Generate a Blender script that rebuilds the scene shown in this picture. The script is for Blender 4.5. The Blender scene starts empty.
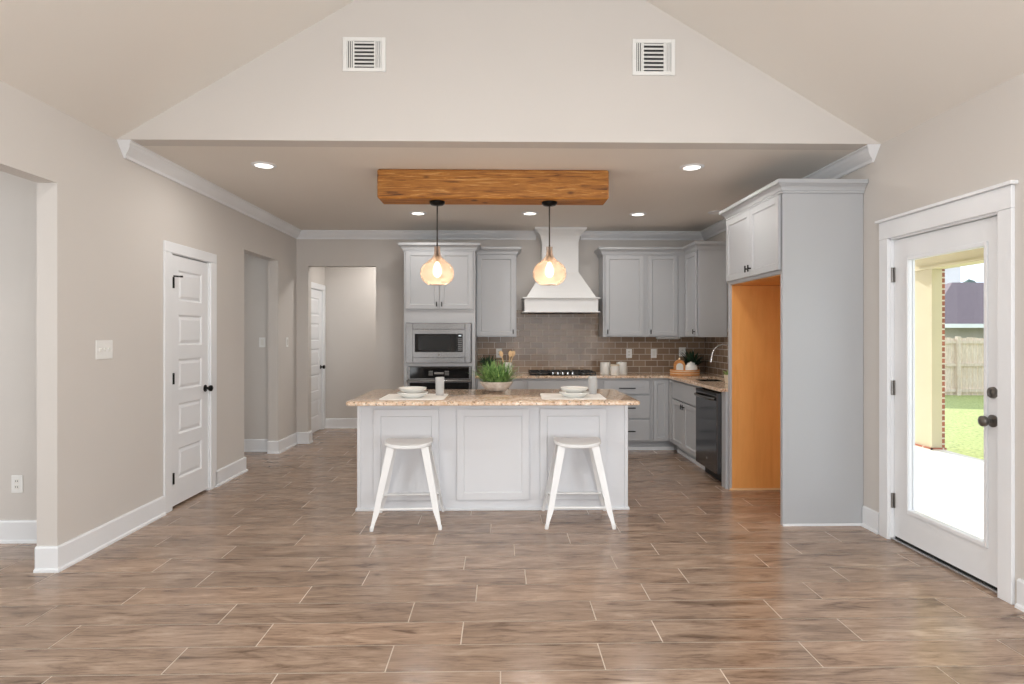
import bpy, bmesh, math, random
from mathutils import Vector, Matrix
random.seed(7)
PI = math.pi
SC = bpy.context.scene
COL = SC.collection

# ------------------------------------------------------------------ camera
F_PX, PSI, CAM_H = 600.0, 11.5 / 600.0, 1.40
cam = bpy.data.cameras.new('camera')
cam_ob = bpy.data.objects.new('camera', cam)
COL.objects.link(cam_ob)
cam.sensor_fit = 'HORIZONTAL'
cam.sensor_width = 36.0
cam.lens = F_PX / 1024.0 * 36.0
cam.shift_y = -(342.0 - 335.0) / 1024.0
cam_ob.location = (0, 0, CAM_H)
cam_ob.rotation_euler = (PI / 2, 0, -PSI)
cam.clip_start = 0.02
cam.clip_end = 300
SC.camera = cam_ob

# ------------------------------------------------------------------ colour management, sky, sun, added daylight fill
SC.view_settings.view_transform = 'Standard'
SC.view_settings.look = 'None'
SC.view_settings.gamma = 1.0
SC.view_settings.use_curve_mapping = False
SC.view_settings.exposure = 0.0

world = bpy.data.worlds.new('sky')
SC.world = world
world.use_nodes = True
bg = world.node_tree.nodes['Background']
bg.inputs['Color'].default_value = (0.80, 0.89, 1.0, 1)
bg.inputs['Strength'].default_value = 1.8

def light(name, kind, loc, energy, color=(1, 1, 1), size=None, size_y=None, rot=(0, 0, 0), spread=None, parent=None):
    l = bpy.data.lights.new(name, kind)
    l.energy = energy
    l.color = color
    if kind == 'AREA':
        if size_y is not None:
            l.shape = 'RECTANGLE'; l.size = size; l.size_y = size_y
        else:
            l.shape = 'DISK'; l.size = size
        if spread: l.spread = spread
    elif kind == 'POINT':
        l.shadow_soft_size = size or 0.02
    o = bpy.data.objects.new(name, l)
    COL.objects.link(o)
    o.location = loc
    o.rotation_euler = rot
    if parent: o.parent = parent
    return o

sun = light('sun', 'SUN', (8, 30, 20), 9.0, (1.0, 0.95, 0.86))
sun.data.angle = 0.01
sun.rotation_euler = Vector((0.12, -1.0, -0.45)).to_track_quat('-Z', 'Y').to_euler()

# unseen area lights added as daylight fill: living room, side room, passage
DAY_FILL = (0.925, 0.97, 1.0)
light('added_daylight', 'AREA', (1.1, -3.0, 1.45), 92, DAY_FILL, 2.6, 2.3, (PI / 2 + 0.2, 0, 0.06))  # main fill, added behind the camera and tilted up at the vault
light('added_daylight', 'AREA', (2.6, -1.2, 1.4), 150, DAY_FILL, 2.4, 2.1, (PI / 2 + 0.25, 0, PI / 2))  # added to brighten left wall and vault; the wall behind it is solid
light('added_daylight', 'AREA', (-2.56, -1.2, 1.4), 100, DAY_FILL, 2.4, 2.1, (PI / 2 + 0.25, 0, -PI / 2))  # same added fill from the left, no window in that wall
for lx in (-1.25, 1.25):     # unseen lamps without fixtures, added to brighten floor and stool seats
    for ly in (0.2, 1.9): light('vault_added_fill', 'AREA', (lx, ly, 3.45), 11, (1.0, 0.98, 0.95), .16)
light('added_daylight', 'AREA', (-5.3, 2.0, 1.5), 50, DAY_FILL, 1.4, 1.5, (PI / 2, 0, -PI / 2))  # added to light the side room, no window there
light('added_daylight', 'AREA', (-5.3, 6.7, 1.6), 12, DAY_FILL, 0.8, 1.2, (PI / 2, 0, -PI / 2))  # added to light the passage, no window there
WARM = (1.0, 0.96, 0.91)

# ------------------------------------------------------------------ materials
def lin(c):
    c = c / 255.0
    return c / 12.92 if c <= 0.04045 else ((c + 0.055) / 1.055) ** 2.4
def rgb(r, g, b): return (lin(r), lin(g), lin(b), 1.0)

class NT:
    def __init__(s, name):
        s.m = bpy.data.materials.new(name); s.m.use_nodes = True
        s.t = s.m.node_tree; s.b = s.t.nodes['Principled BSDF']; s.out = s.t.nodes['Material Output']
    def n(s, kind, **kw):
        nd = s.t.nodes.new(kind)
        for k, v in kw.items():
            if k in nd.inputs: nd.inputs[k].default_value = v
            else: setattr(nd, k, v)
        return nd
    def l(s, a, b): s.t.links.new(a, b)
    def ramp(s, fac, stops):
        r = s.n('ShaderNodeValToRGB')
        e = r.color_ramp.elements
        while len(e) > len(stops): e.remove(e[-1])
        while len(e) < len(stops): e.new(0.5)
        for i, (p, c) in enumerate(stops):
            e[i].position = p; e[i].color = c
        s.l(fac, r.inputs[0]); return r.outputs[0]
    def mix(s, fac, a, b, mode='MIX'):
        m = s.n('ShaderNodeMix', data_type='RGBA', blend_type=mode)
        for sock, v in ((m.inputs[0], fac), (m.inputs[6], a), (m.inputs[7], b)):
            if hasattr(v, 'links'): s.l(v, sock)
            else: sock.default_value = v
        return m.outputs[2]
    def coord(s, which='Object', scale=(1, 1, 1), rot=(0, 0, 0), loc=(0, 0, 0)):
        tc = s.n('ShaderNodeTexCoord'); mp = s.n('ShaderNodeMapping')
        mp.inputs['Scale'].default_value = scale; mp.inputs['Rotation'].default_value = rot; mp.inputs['Location'].default_value = loc
        s.l(tc.outputs[which], mp.inputs[0]); return mp.outputs[0]
    def bump(s, h, strength=0.2, dist=0.01):
        bp = s.n('ShaderNodeBump', Strength=strength, Distance=dist)
        s.l(h, bp.inputs['Height']); s.l(bp.outputs[0], s.b.inputs['Normal'])
    def base(s, v):
        if hasattr(v, 'links'): s.l(v, s.b.inputs['Base Color'])
        else: s.b.inputs['Base Color'].default_value = v
    def set(s, **kw):
        for k, v in kw.items(): s.b.inputs[k.replace('_', ' ')].default_value = v

def paint(name, col, rough=0.5, bump=0.05, bscale=220, var=0.015, metal=0.0):
    w = NT(name)
    c = w.coord()
    n = w.n('ShaderNodeTexNoise', Scale=bscale, Detail=2.0); w.l(c, n.inputs['Vector'])
    n2 = w.n('ShaderNodeTexNoise', Scale=1.7, Detail=2.0); w.l(c, n2.inputs['Vector'])
    d = tuple(x * (1 - var * 4) for x in col[:3]) + (1,)
    w.base(w.ramp(n2.outputs[0], [(0.3, d), (0.7, col)]))
    if bump: w.bump(n.outputs[0], bump, 0.004)
    w.set(Roughness=rough, Metallic=metal)
    return w.m

M = {}
M['wall'] = paint('wall_paint', rgb(211, 206, 201), 0.85, 0.12, 160, 0.004)
M['ceil'] = paint('ceiling_paint', rgb(231, 226, 219), 0.9, 0.15, 120, 0.004)
M['trim'] = paint('trim_white', rgb(238, 240, 243), 0.35, 0.0)
M['grey'] = paint('cabinet_grey', rgb(181, 183, 186), 0.38, 0.02, 300, 0.004)
M['island'] = paint('island_white_grey', rgb(228, 230, 234), 0.38, 0.02, 300, 0.004)
M['hood'] = paint('hood_white', rgb(228, 229, 229), 0.4, 0.02, 300, 0.004)
M['black'] = paint('black_metal', rgb(22, 21, 20), 0.35, 0.0, metal=0.6)
M['bronze'] = paint('bronze_dark', rgb(62, 54, 48), 0.35, 0.0, metal=0.8)
M['pewter'] = paint('pewter', rgb(130, 126, 122), 0.3, 0.0, metal=0.9)
M['stoolwhite'] = paint('stool_white', rgb(240, 240, 240), 0.35, 0.0)
M['ceramic'] = paint('white_ceramic', rgb(238, 237, 232), 0.2, 0.0)
M['cream'] = paint('cream_ceramic', rgb(226, 212, 190), 0.45, 0.0)
M['plastic'] = paint('white_plastic', rgb(240, 240, 238), 0.4, 0.0)
M['linen'] = paint('white_linen', rgb(246, 244, 240), 0.9, 0.4, 500)
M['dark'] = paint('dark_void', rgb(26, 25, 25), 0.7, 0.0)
M['vent_dark'] = paint('vent_throat', rgb(60, 60, 60), 0.8, 0.0)
M['silver'] = paint('silver_metal', rgb(205, 205, 205), 0.22, 0.0, metal=1.0)
M['spoon'] = paint('spoon_wood', rgb(240, 204, 156), 0.6, 0.0)
M['soil'] = paint('soil', rgb(50, 38, 30), 0.95, 0.5, 90)
M['porch'] = paint('porch_cream', rgb(214, 202, 170), 0.7, 0.0)
M['shutoff'] = paint('toe_dark', rgb(120, 112, 104), 0.6, 0.0)

def steel(name, col, rough):
    w = NT(name)
    c = w.coord(scale=(3, 3, 260))
    n = w.n('ShaderNodeTexNoise', Scale=6.0, Detail=3.0); w.l(c, n.inputs['Vector'])
    w.base(w.ramp(n.outputs[0], [(0.3, tuple(x * 0.86 for x in col[:3]) + (1,)), (0.7, col)]))
    w.set(Roughness=rough, Metallic=1.0)
    return w.m
M['steel'] = steel('brushed_steel', rgb(128, 127, 127), 0.24)
M['slate'] = steel('dark_slate_steel', rgb(104, 105, 108), 0.14)
def gloss(name, col, rough=0.06):
    w = NT(name); n = w.n('ShaderNodeTexNoise', Scale=4.0); w.l(w.coord(), n.inputs['Vector'])
    w.base(w.ramp(n.outputs[0], [(0.3, col), (0.7, tuple(x * 1.1 for x in col[:3]) + (1,))]))
    w.set(Roughness=rough); w.b.inputs['Specular IOR Level'].default_value = 0.3; return w.m
M['blackglass'] = gloss('black_glass', rgb(18, 18, 19), 0.05)
M['smoke'] = gloss('microwave_window', rgb(26, 27, 28), 0.12)

def emit(name, col, s):
    w = NT(name); w.base(col)
    w.b.inputs['Emission Color'].default_value = col
    w.b.inputs['Emission Strength'].default_value = s
    return w.m
M['lens'] = emit('lamp_lens', (1.0, 0.95, 0.88, 1), 3.0)
M['bulb'] = emit('bulb_glow', (1.0, 0.80, 0.56, 1), 12.0)
M['display'] = emit('lit_display', (0.75, 0.85, 0.9, 1), 0.55)

def thin_fresnel(w, ior, normal=None):
    f0 = ((ior - 1) / (ior + 1)) ** 2
    lw = w.n('ShaderNodeLayerWeight'); lw.inputs['Blend'].default_value = .5
    if normal: w.l(normal, lw.inputs['Normal'])
    p = w.n('ShaderNodeMath', operation='POWER'); p.inputs[1].default_value = 5.0; w.l(lw.outputs['Facing'], p.inputs[0])
    m = w.n('ShaderNodeMath', operation='MULTIPLY_ADD'); m.inputs[1].default_value = 1 - f0; m.inputs[2].default_value = f0; w.l(p.outputs[0], m.inputs[0])
    return m.outputs[0]
def glass(name, tint=(1, 1, 1, 1), ior=1.45, rough=0.0):
    w = NT(name); t = w.t
    tr = w.n('ShaderNodeBsdfTransparent', Color=tint)
    gl = w.n('ShaderNodeBsdfGlossy', Roughness=rough)
    fr = thin_fresnel(w, ior)
    mx = w.n('ShaderNodeMixShader')
    w.l(fr, mx.inputs[0]); w.l(tr.outputs[0], mx.inputs[1]); w.l(gl.outputs[0], mx.inputs[2])
    w.l(mx.outputs[0], w.out.inputs[0]); t.nodes.remove(w.b)
    return w.m
M['glass'] = glass('door_glass')
M['clear'] = glass('clear_glass', (0.93, 0.95, 0.95, 1), 1.5, 0.05)
def amber():
    w = NT('amber_seeded_glass')
    c = w.coord()
    v = w.n('ShaderNodeTexVoronoi', Scale=70.0); w.l(c, v.inputs['Vector'])
    bp = w.n('ShaderNodeBump', Strength=0.6, Distance=0.004); w.l(v.outputs[0], bp.inputs['Height'])
    tr = w.n('ShaderNodeBsdfTransparent', Color=(0.98, 0.86, 0.77, 1))
    tl = w.n('ShaderNodeBsdfTranslucent', Color=(1.0, 0.78, 0.63, 1)); w.l(bp.outputs[0], tl.inputs['Normal'])
    gl = w.n('ShaderNodeBsdfGlossy', Roughness=0.08); w.l(bp.outputs[0], gl.inputs['Normal'])
    fr = thin_fresnel(w, 1.5, bp.outputs[0])
    m1 = w.n('ShaderNodeMixShader'); m1.inputs[0].default_value = 0.30
    m2 = w.n('ShaderNodeMixShader')
    w.l(tr.outputs[0], m1.inputs[1]); w.l(tl.outputs[0], m1.inputs[2])
    w.l(fr, m2.inputs[0]); w.l(m1.outputs[0], m2.inputs[1]); w.l(gl.outputs[0], m2.inputs[2])
    w.l(m2.outputs[0], w.out.inputs[0]); w.t.nodes.remove(w.b)
    return w.m
M['amber'] = amber()

def floor_mat():
    w = NT('wood_look_tile')
    tc = w.n('ShaderNodeTexCoord'); geo = w.n('ShaderNodeNewGeometry')
    off = w.n('ShaderNodeVectorMath', operation='SCALE'); off.inputs[3].default_value = 37.0
    comb = w.n('ShaderNodeCombineXYZ')
    for i in range(3): w.l(geo.outputs['Random Per Island'], comb.inputs[i])
    w.l(comb.outputs[0], off.inputs[0])
    add = w.n('ShaderNodeVectorMath', operation='ADD')
    w.l(tc.outputs['Object'], add.inputs[0]); w.l(off.outputs[0], add.inputs[1])
    mp = w.n('ShaderNodeMapping'); mp.inputs['Scale'].default_value = (1.7, 8.0, 1.0); w.l(add.outputs[0], mp.inputs[0])
    n1 = w.n('ShaderNodeTexNoise', Scale=1.8, Detail=7.0, Roughness=0.62, Distortion=0.9); w.l(mp.outputs[0], n1.inputs['Vector'])
    mp2 = w.n('ShaderNodeMapping'); mp2.inputs['Scale'].default_value = (4.0, 60.0, 1.0); w.l(add.outputs[0], mp2.inputs[0])
    n2 = w.n('ShaderNodeTexNoise', Scale=2.0, Detail=5.0, Roughness=0.7, Distortion=0.4); w.l(mp2.outputs[0], n2.inputs['Vector'])
    c1 = w.ramp(n1.outputs[0], [(0.28, rgb(98, 77, 62)), (0.40, rgb(149, 126, 108)), (0.56, rgb(175, 151, 132)), (0.74, rgb(198, 177, 158))])
    c2 = w.mix(0.75, c1, w.ramp(n2.outputs[0], [(0.36, (0.48, 0.44, 0.41, 1)), (0.50, (1, 1, 1, 1)), (0.8, (1.12, 1.12, 1.12, 1))]), 'MULTIPLY')
    tone = w.ramp(geo.outputs['Random Per Island'], [(0.0, (0.84, 0.82, 0.80, 1)), (0.5, (1, 1, 1, 1)), (1.0, (1.08, 1.04, 1.0, 1))])
    w.base(w.mix(1.0, c2, tone, 'MULTIPLY'))
    w.bump(n2.outputs[0], 0.06, 0.003)
    w.set(Roughness=0.20)
    return w.m
M['floor'] = floor_mat()
M['grout'] = paint('grout', rgb(230, 217, 202), 0.9, 0.1)

def wood(name, stops, scale, rough, bump=0.2, fine=90.0, knots=False, streak=0.4):
    w = NT(name)
    c = w.coord(scale=scale)
    n = w.n('ShaderNodeTexNoise', Scale=2.0, Detail=8.0, Roughness=0.65, Distortion=1.2); w.l(c, n.inputs['Vector'])
    n2 = w.n('ShaderNodeTexNoise', Scale=fine / 10, Detail=4.0, Roughness=0.7); w.l(c, n2.inputs['Vector'])
    col = w.ramp(n.outputs[0], stops)
    col = w.mix(streak, col, w.ramp(n2.outputs[0], [(0.35, (0.55, 0.5, 0.45, 1)), (0.55, (1, 1, 1, 1))]), 'MULTIPLY')
    if knots:
        v = w.n('ShaderNodeTexVoronoi', Scale=1.0); w.l(w.coord(scale=(3.2, 3.2, 6.5), loc=(0.3, 0, 0.21)), v.inputs['Vector'])
        k = w.ramp(v.outputs[0], [(0.05, (0.22, 0.15, 0.1, 1)), (0.13, (1, 1, 1, 1))])
        col = w.mix(1.0, col, k, 'MULTIPLY')
    w.base(col); w.bump(n.outputs[0], bump, 0.006)
    w.set(Roughness=rough); return w.m
M['beam'] = wood('rustic_beam_wood', [(0.30, rgb(80, 44, 14)), (0.42, rgb(156, 98, 38)), (0.56, rgb(184, 122, 50)), (0.72, rgb(226, 178, 110))], (1.6, 22, 22), 0.6, 0.6, 60, True)
M['ply'] = wood('raw_maple_panel', [(0.25, rgb(224, 158, 86)), (0.5, rgb(232, 168, 96)), (0.75, rgb(238, 178, 106))], (5, 5, 0.5), 0.5, 0.02, 50, False, 0.08)
M['tray'] = wood('tray_wood', [(0.3, rgb(200, 130, 70)), (0.7, rgb(230, 168, 104))], (4, 4, 14), 0.5, 0.05)
M['fence'] = wood('fence_wood', [(0.3, rgb(206, 186, 166)), (0.7, rgb(240, 226, 210))], (10, 10, 1.2), 0.9, 0.1)

def granite():
    w = NT('tan_granite'); c = w.coord()
    n = w.n('ShaderNodeTexNoise', Scale=26.0, Detail=6.0, Roughness=0.7); w.l(c, n.inputs['Vector'])
    col = w.ramp(n.outputs[0], [(0.28, rgb(146, 116, 92)), (0.42, rgb(208, 174, 144)), (0.56, rgb(226, 200, 174)), (0.70, rgb(244, 234, 220))])
    v = w.n('ShaderNodeTexVoronoi', Scale=95.0); w.l(c, v.inputs['Vector'])
    sp = w.n('ShaderNodeSeparateColor'); w.l(v.outputs['Color'], sp.inputs[0])
    dk = w.ramp(sp.outputs[0], [(0.88, (1, 1, 1, 1)), (0.92, (0.25, 0.2, 0.17, 1))])
    lt = w.ramp(sp.outputs[1], [(0.80, (0, 0, 0, 1)), (0.86, (0.5, 0.46, 0.4, 1))])
    col = w.mix(0.85, col, dk, 'MULTIPLY'); col = w.mix(0.6, col, lt, 'SCREEN')
    w.base(col); w.set(Roughness=0.12)
    return w.m
M['granite'] = granite()

def subway(name, axis):
    w = NT(name)
    tc = w.n('ShaderNodeTexCoord'); sep = w.n('ShaderNodeSeparateXYZ'); w.l(tc.outputs['Object'], sep.inputs[0])
    cb = w.n('ShaderNodeCombineXYZ'); w.l(sep.outputs[axis], cb.inputs[0])
    zz = w.n('ShaderNodeMath', operation='SUBTRACT'); zz.inputs[1].default_value = 0.912; w.l(sep.outputs[2], zz.inputs[0]); w.l(zz.outputs[0], cb.inputs[1])
    br = w.n('ShaderNodeTexBrick', Scale=1.0, offset=0.5)
    br.inputs['Brick Width'].default_value = 0.157; br.inputs['Row Height'].default_value = 0.079
    br.inputs['Mortar Size'].default_value = 0.0035; br.inputs['Mortar Smooth'].default_value = 0.15; br.inputs['Bias'].default_value = 0.0
    br.inputs['Color1'].default_value = rgb(160, 138, 118); br.inputs['Color2'].default_value = rgb(138, 117, 99); br.inputs['Mortar'].default_value = rgb(206, 197, 186)
    w.l(cb.outputs[0], br.inputs['Vector'])
    w.base(br.outputs[0])
    rr = w.ramp(br.outputs[1], [(0.0, (0.16, 0.16, 0.16, 1)), (1.0, (0.8, 0.8, 0.8, 1))]); w.l(rr, w.b.inputs['Roughness'])
    inv = w.n('ShaderNodeMath', operation='SUBTRACT'); inv.inputs[0].default_value = 1.0; w.l(br.outputs[1], inv.inputs[1])
    n = w.n('ShaderNodeTexNoise', Scale=14.0, Detail=1.0); w.l(tc.outputs['Object'], n.inputs['Vector'])
    ad = w.n('ShaderNodeMath', operation='MULTIPLY_ADD'); ad.inputs[1].default_value = 0.5; w.l(n.outputs[0], ad.inputs[0]); w.l(inv.outputs[0], ad.inputs[2])
    w.bump(ad.outputs[0], 0.35, 0.006); w.b.inputs['Specular IOR Level'].default_value = 0.22
    return w.m
M['subway_x'] = subway('subway_tile_back', 0)
M['subway_y'] = subway('subway_tile_side', 1)
def brickmat():
    w = NT('red_brick')
    tc = w.n('ShaderNodeTexCoord'); sep = w.n('ShaderNodeSeparateXYZ'); w.l(tc.outputs['Object'], sep.inputs[0])
    s = w.n('ShaderNodeMath', operation='ADD'); w.l(sep.outputs[0], s.inputs[0]); w.l(sep.outputs[1], s.inputs[1])
    cb = w.n('ShaderNodeCombineXYZ'); w.l(s.outputs[0], cb.inputs[0]); w.l(sep.outputs[2], cb.inputs[1])
    br = w.n('ShaderNodeTexBrick', Scale=1.0)
    br.inputs['Brick Width'].default_value = 0.2; br.inputs['Row Height'].default_value = 0.075; br.inputs['Mortar Size'].default_value = 0.01
    br.inputs['Color1'].default_value = rgb(176, 104, 78); br.inputs['Color2'].default_value = rgb(140, 84, 66); br.inputs['Mortar'].default_value = rgb(226, 214, 200)
    w.l(cb.outputs[0], br.inputs['Vector']); w.base(br.outputs[0]); w.set(Roughness=0.9)
    return w.m
M['brick'] = brickmat()
def noisy(name, a, b, scale, rough=0.9, bump=0.3):
    w = NT(name); n = w.n('ShaderNodeTexNoise', Scale=scale, Detail=6.0); w.l(w.coord(), n.inputs['Vector'])
    w.base(w.ramp(n.outputs[0], [(0.35, a), (0.65, b)])); w.bump(n.outputs[0], bump, 0.02); w.set(Roughness=rough); return w.m
M['concrete'] = noisy('patio_concrete', rgb(226, 222, 214), rgb(240, 237, 230), 6.0)
M['lawn'] = noisy('lawn_grass', rgb(126, 140, 80), rgb(176, 186, 118), 24.0, 0.95, 0.8)
M['shingle'] = noisy('roof_shingles', rgb(92, 80, 88), rgb(126, 112, 118), 22.0)
M['greybrick'] = noisy('grey_brick', rgb(150, 142, 136), rgb(196, 188, 180), 30.0)
M['leaf'] = noisy('leaf_green', rgb(58, 104, 46), rgb(158, 194, 118), 30.0, 0.5, 0.0)
M['leafdark'] = noisy('leaf_dark', rgb(20, 40, 26), rgb(46, 76, 50), 30.0, 0.5, 0.0)
M['leafpale'] = noisy('leaf_pale', rgb(120, 150, 80), rgb(168, 190, 120), 30.0, 0.6, 0.0)
M['treeleaf'] = noisy('tree_leaf', rgb(70, 88, 84), rgb(110, 126, 118), 8.0, 0.9, 0.4)
M['stonebowl'] = noisy('stone_bowl', rgb(200, 188, 176), rgb(232, 225, 216), 22.0, 0.8, 0.3)

# ------------------------------------------------------------------ mesh helpers
def box(bm, x0, y0, z0, x1, y1, z1, bevel=0.0, seg=2):
    if x0 > x1: x0, x1 = x1, x0
    if y0 > y1: y0, y1 = y1, y0
    if z0 > z1: z0, z1 = z1, z0
    v = [bm.verts.new(p) for p in ((x0,y0,z0),(x1,y0,z0),(x1,y1,z0),(x0,y1,z0),(x0,y0,z1),(x1,y0,z1),(x1,y1,z1),(x0,y1,z1))]
    f = [bm.faces.new([v[i] for i in q]) for q in ((0,3,2,1),(4,5,6,7),(0,1,5,4),(1,2,6,5),(2,3,7,6),(3,0,4,7))]
    if bevel > 0:
        es = list({e for fc in f for e in fc.edges})
        bmesh.ops.bevel(bm, geom=es, offset=bevel, segments=seg, profile=0.5, affect='EDGES')
    return bm
def B(*boxes, bevel=0.0, seg=2):
    bm = bmesh.new()
    for b in boxes: box(bm, *b, bevel=bevel, seg=seg)
    return bm
def loft(bm, rings, cap=True, closed=True):
    vs = [[bm.verts.new(p) for p in r] for r in rings]
    n = len(rings[0])
    for a, b in zip(vs, vs[1:]):
        for i in range(n if closed else n - 1):
            j = (i + 1) % n
            bm.faces.new((a[i], a[j], b[j], b[i]))
    if cap and closed:
        bm.faces.new(list(reversed(vs[0]))); bm.faces.new(vs[-1])
    return bm
def lathe(bm, prof, seg=28, c=(0, 0, 0), cap=True):
    rings = []
    for r, z in prof:
        rings.append([(c[0] + max(r, 1e-4) * math.cos(2 * PI * i / seg), c[1] + max(r, 1e-4) * math.sin(2 * PI * i / seg), c[2] + z) for i in range(seg)])
    return loft(bm, rings, cap)
def tube(bm, pts, r, seg=10, radii=None):
    pts = [Vector(p) for p in pts]
    rings = []
    up = None
    for i, p in enumerate(pts):
        d = (pts[min(i + 1, len(pts) - 1)] - pts[max(i - 1, 0)]).normalized()
        if up is None:
            up = Vector((0, 0, 1)) if abs(d.z) < 0.9 else Vector((1, 0, 0))
        a = d.cross(up).normalized(); up = a.cross(d).normalized()
        rr = radii[i] if radii else r
        rings.append([p + (a * math.cos(2 * PI * k / seg) + up * math.sin(2 * PI * k / seg)) * rr for k in range(seg)])
    return loft(bm, rings)
def sweep(bm, path, prof):
    """prof: (offset to the right of the path, z); mitred corners."""
    P = [Vector((p[0], p[1])) for p in path]
    nrm = []
    for i in range(len(P) - 1):
        d = (P[i + 1] - P[i]).normalized(); nrm.append(Vector((d.y, -d.x)))
    rings = []
    for i, p in enumerate(P):
        if i == 0: m = nrm[0]
        elif i == len(P) - 1: m = nrm[-1]
        else:
            m = nrm[i - 1] + nrm[i]; m = m / max(1e-6, m.dot(nrm[i]))
        rings.append([(p.x + m.x * o, p.y + m.y * o, z) for o, z in prof])
    return loft(bm, rings)
def obj(name, bm, mat, parent=None, smooth=None, loc=None, label=None):
    bmesh.ops.recalc_face_normals(bm, faces=bm.faces)
    me = bpy.data.meshes.new(name)
    bm.to_mesh(me); bm.free()
    me.materials.append(M[mat] if isinstance(mat, str) else mat)
    if smooth is not None:
        me.polygons.foreach_set('use_smooth', [True] * len(me.polygons))
        if smooth < 3.0: me.set_sharp_from_angle(angle=smooth)
    o = bpy.data.objects.new(name, me)
    COL.objects.link(o)
    if parent: o.parent = parent
    if loc: o.location = loc
    if label: o['label'] = label
    return o
def thing(name, label, cat, loc=(0, 0, 0), rz=0.0, group=None):
    o = bpy.data.objects.new(name, None); COL.objects.link(o)
    o.empty_display_size = 0.1
    o.location = loc; o.rotation_euler = (0, 0, rz)
    o['label'] = label; o['category'] = cat
    if group: o['group'] = group
    return o
def tag(o, label, cat, group=None):
    o['label'] = label; o['category'] = cat
    if group: o['group'] = group
    return o
def struct(o, label=None, cat=None):
    o['kind'] = 'structure'
    if label: o['label'] = label
    if cat: o['category'] = cat
    return o
def dup(root, loc, rz=None, label=None):
    r = root.copy(); COL.objects.link(r); r.location = loc
    if rz is not None: r.rotation_euler = (0, 0, rz)
    if label: r['label'] = label
    for ch in list(root.children):
        c = ch.copy(); COL.objects.link(c); c.parent = r
        for g in list(ch.children):
            d = g.copy(); COL.objects.link(d); d.parent = c
    return r
SM = math.radians(40)

# ------------------------------------------------------------------ dimensions
XL, XR, YB, YG, ZC = -2.63, 2.67, 7.79, 4.16, 2.74
WT = 0.12
YF = -3.1      # wall behind the camera

# ------------------------------------------------------------------ floor: wood-look tiles
def build_floor():
    bm = bmesh.new()
    pitch, L, g = 0.2165, 0.92, 0.0026
    edges0 = 2.5
    known = {0: 0.44, 1: 0.74, 2: 0.47, 3: 0.79, 4: 0.145, 5: 0.70, 6: 0.09, -1: 0.0, -2: 0.6, -3: 0.3}
    x0, x1, y0, y1 = -5.9, XR + 0.02, YF - .05, 9.2
    k0 = int(math.floor((y0 - edges0) / pitch)); k1 = int(math.ceil((y1 - edges0) / pitch))
    rng = random.Random(5)
    last = 0.1
    for k in range(k0, k1):
        ya, yb = edges0 + k * pitch, edges0 + (k + 1) * pitch
        r = rng.choice((0.31, 0.38, 0.46, 0.55, 0.62))
        off = known.get(k, (last + r) % L)
        last = off
        ya, yb = max(ya, y0), min(yb, y1)
        if yb - ya < 0.01: continue
        n0 = int(math.floor((x0 - off) / L))
        x = off + n0 * L
        while x < x1:
            a, b = max(x, x0), min(x + L, x1)
            if b - a > 0.01:
                vs = [bm.verts.new(p) for p in ((a + g, ya + g, 0), (b - g, ya + g, 0), (b - g, yb - g, 0), (a + g, yb - g, 0))]
                bm.faces.new(vs)
            x += L
    nt = len(bm.faces)
    box(bm, x0, y0, -0.12, x1, y1, -0.0015)
    bm.faces.ensure_lookup_table()
    for i, f in enumerate(bm.faces): f.material_index = 0 if i < nt else 1
    o = obj('floor', bm, 'floor')
    o.data.materials.append(M['grout'])
    struct(o, 'wood-look plank tile floor with pale grout lines', 'floor')
build_floor()

# ------------------------------------------------------------------ walls and ceilings
OA = (1.7, 3.612, 2.303)        # opening to the side room
D1 = (4.84, 5.47, 2.06)        # pantry door hole
OB = (6.21, 7.15, 2.28)        # passage opening
OC = (-2.48, -1.61, 2.29)      # hall opening in the back wall
DX = (3.14, 4.074, 2.06)        # exterior door hole
def wall_y(x0, x1, y0, y1, z1, holes):
    bm = bmesh.new(); y = y0
    for a, b, h in sorted(holes):
        box(bm, x0, y, 0, x1, a, z1); box(bm, x0, a, h, x1, b, z1); y = b
    box(bm, x0, y, 0, x1, y1, z1)
    return bm
def wall_x(y0, y1, x0, x1, z1, holes):
    bm = bmesh.new(); x = x0
    for a, b, h in sorted(holes):
        box(bm, x, y0, 0, a, y1, z1); box(bm, a, y0, h, b, y1, z1); x = b
    box(bm, x, y0, 0, x1, y1, z1)
    return bm
struct(obj('wall_left', wall_y(XL - WT, XL, YF, YB + WT, ZC, [OA, D1, OB]), 'wall'), 'beige painted left wall with two openings and a door', 'wall')
struct(obj('wall_back', wall_x(YB, YB + WT, XL, XR, ZC, [OC]), 'wall'), 'beige back kitchen wall behind the cabinets with a hall opening', 'wall')
struct(obj('wall_right', wall_y(XR, XR + 0.15, YF, YB + WT, ZC, [DX]), 'wall'), 'beige right wall around the glazed outside door', 'wall')
# gable wall: triangle above the kitchen ceiling line
SL = 0.597
ridge_x = (XL + XR) / 2
ridge_z = ZC + SL * (XR - XL) / 2
bm = bmesh.new()
loft(bm, [[(XL - .1, y, ZC), (XR + .1, y, ZC), (ridge_x, y, ridge_z + .06)] for y in (YG, YG + 0.14)])
struct(obj('wall_gable', bm, 'wall'), 'beige triangular gable wall with two air vents above the kitchen', 'wall')
# kitchen ceiling
struct(obj('ceiling_kitchen', B((XL, YG + .14, ZC, XR, YB, ZC + 0.1)), 'ceil'), 'flat beige kitchen ceiling with recessed lights', 'ceiling')
# vaulted living-room ceiling
bm = bmesh.new()
for xs in (XL, XR):
    e = (ridge_x, ridge_z)
    loft(bm, [[(xs, y, ZC), (e[0], y, e[1]), (e[0], y, e[1] + .12), (xs, y, ZC + .12)] for y in (YF, YG)])
struct(obj('ceiling_vault', bm, 'ceil'), 'beige vaulted ceiling sloping up over the living area', 'ceiling')
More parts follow.
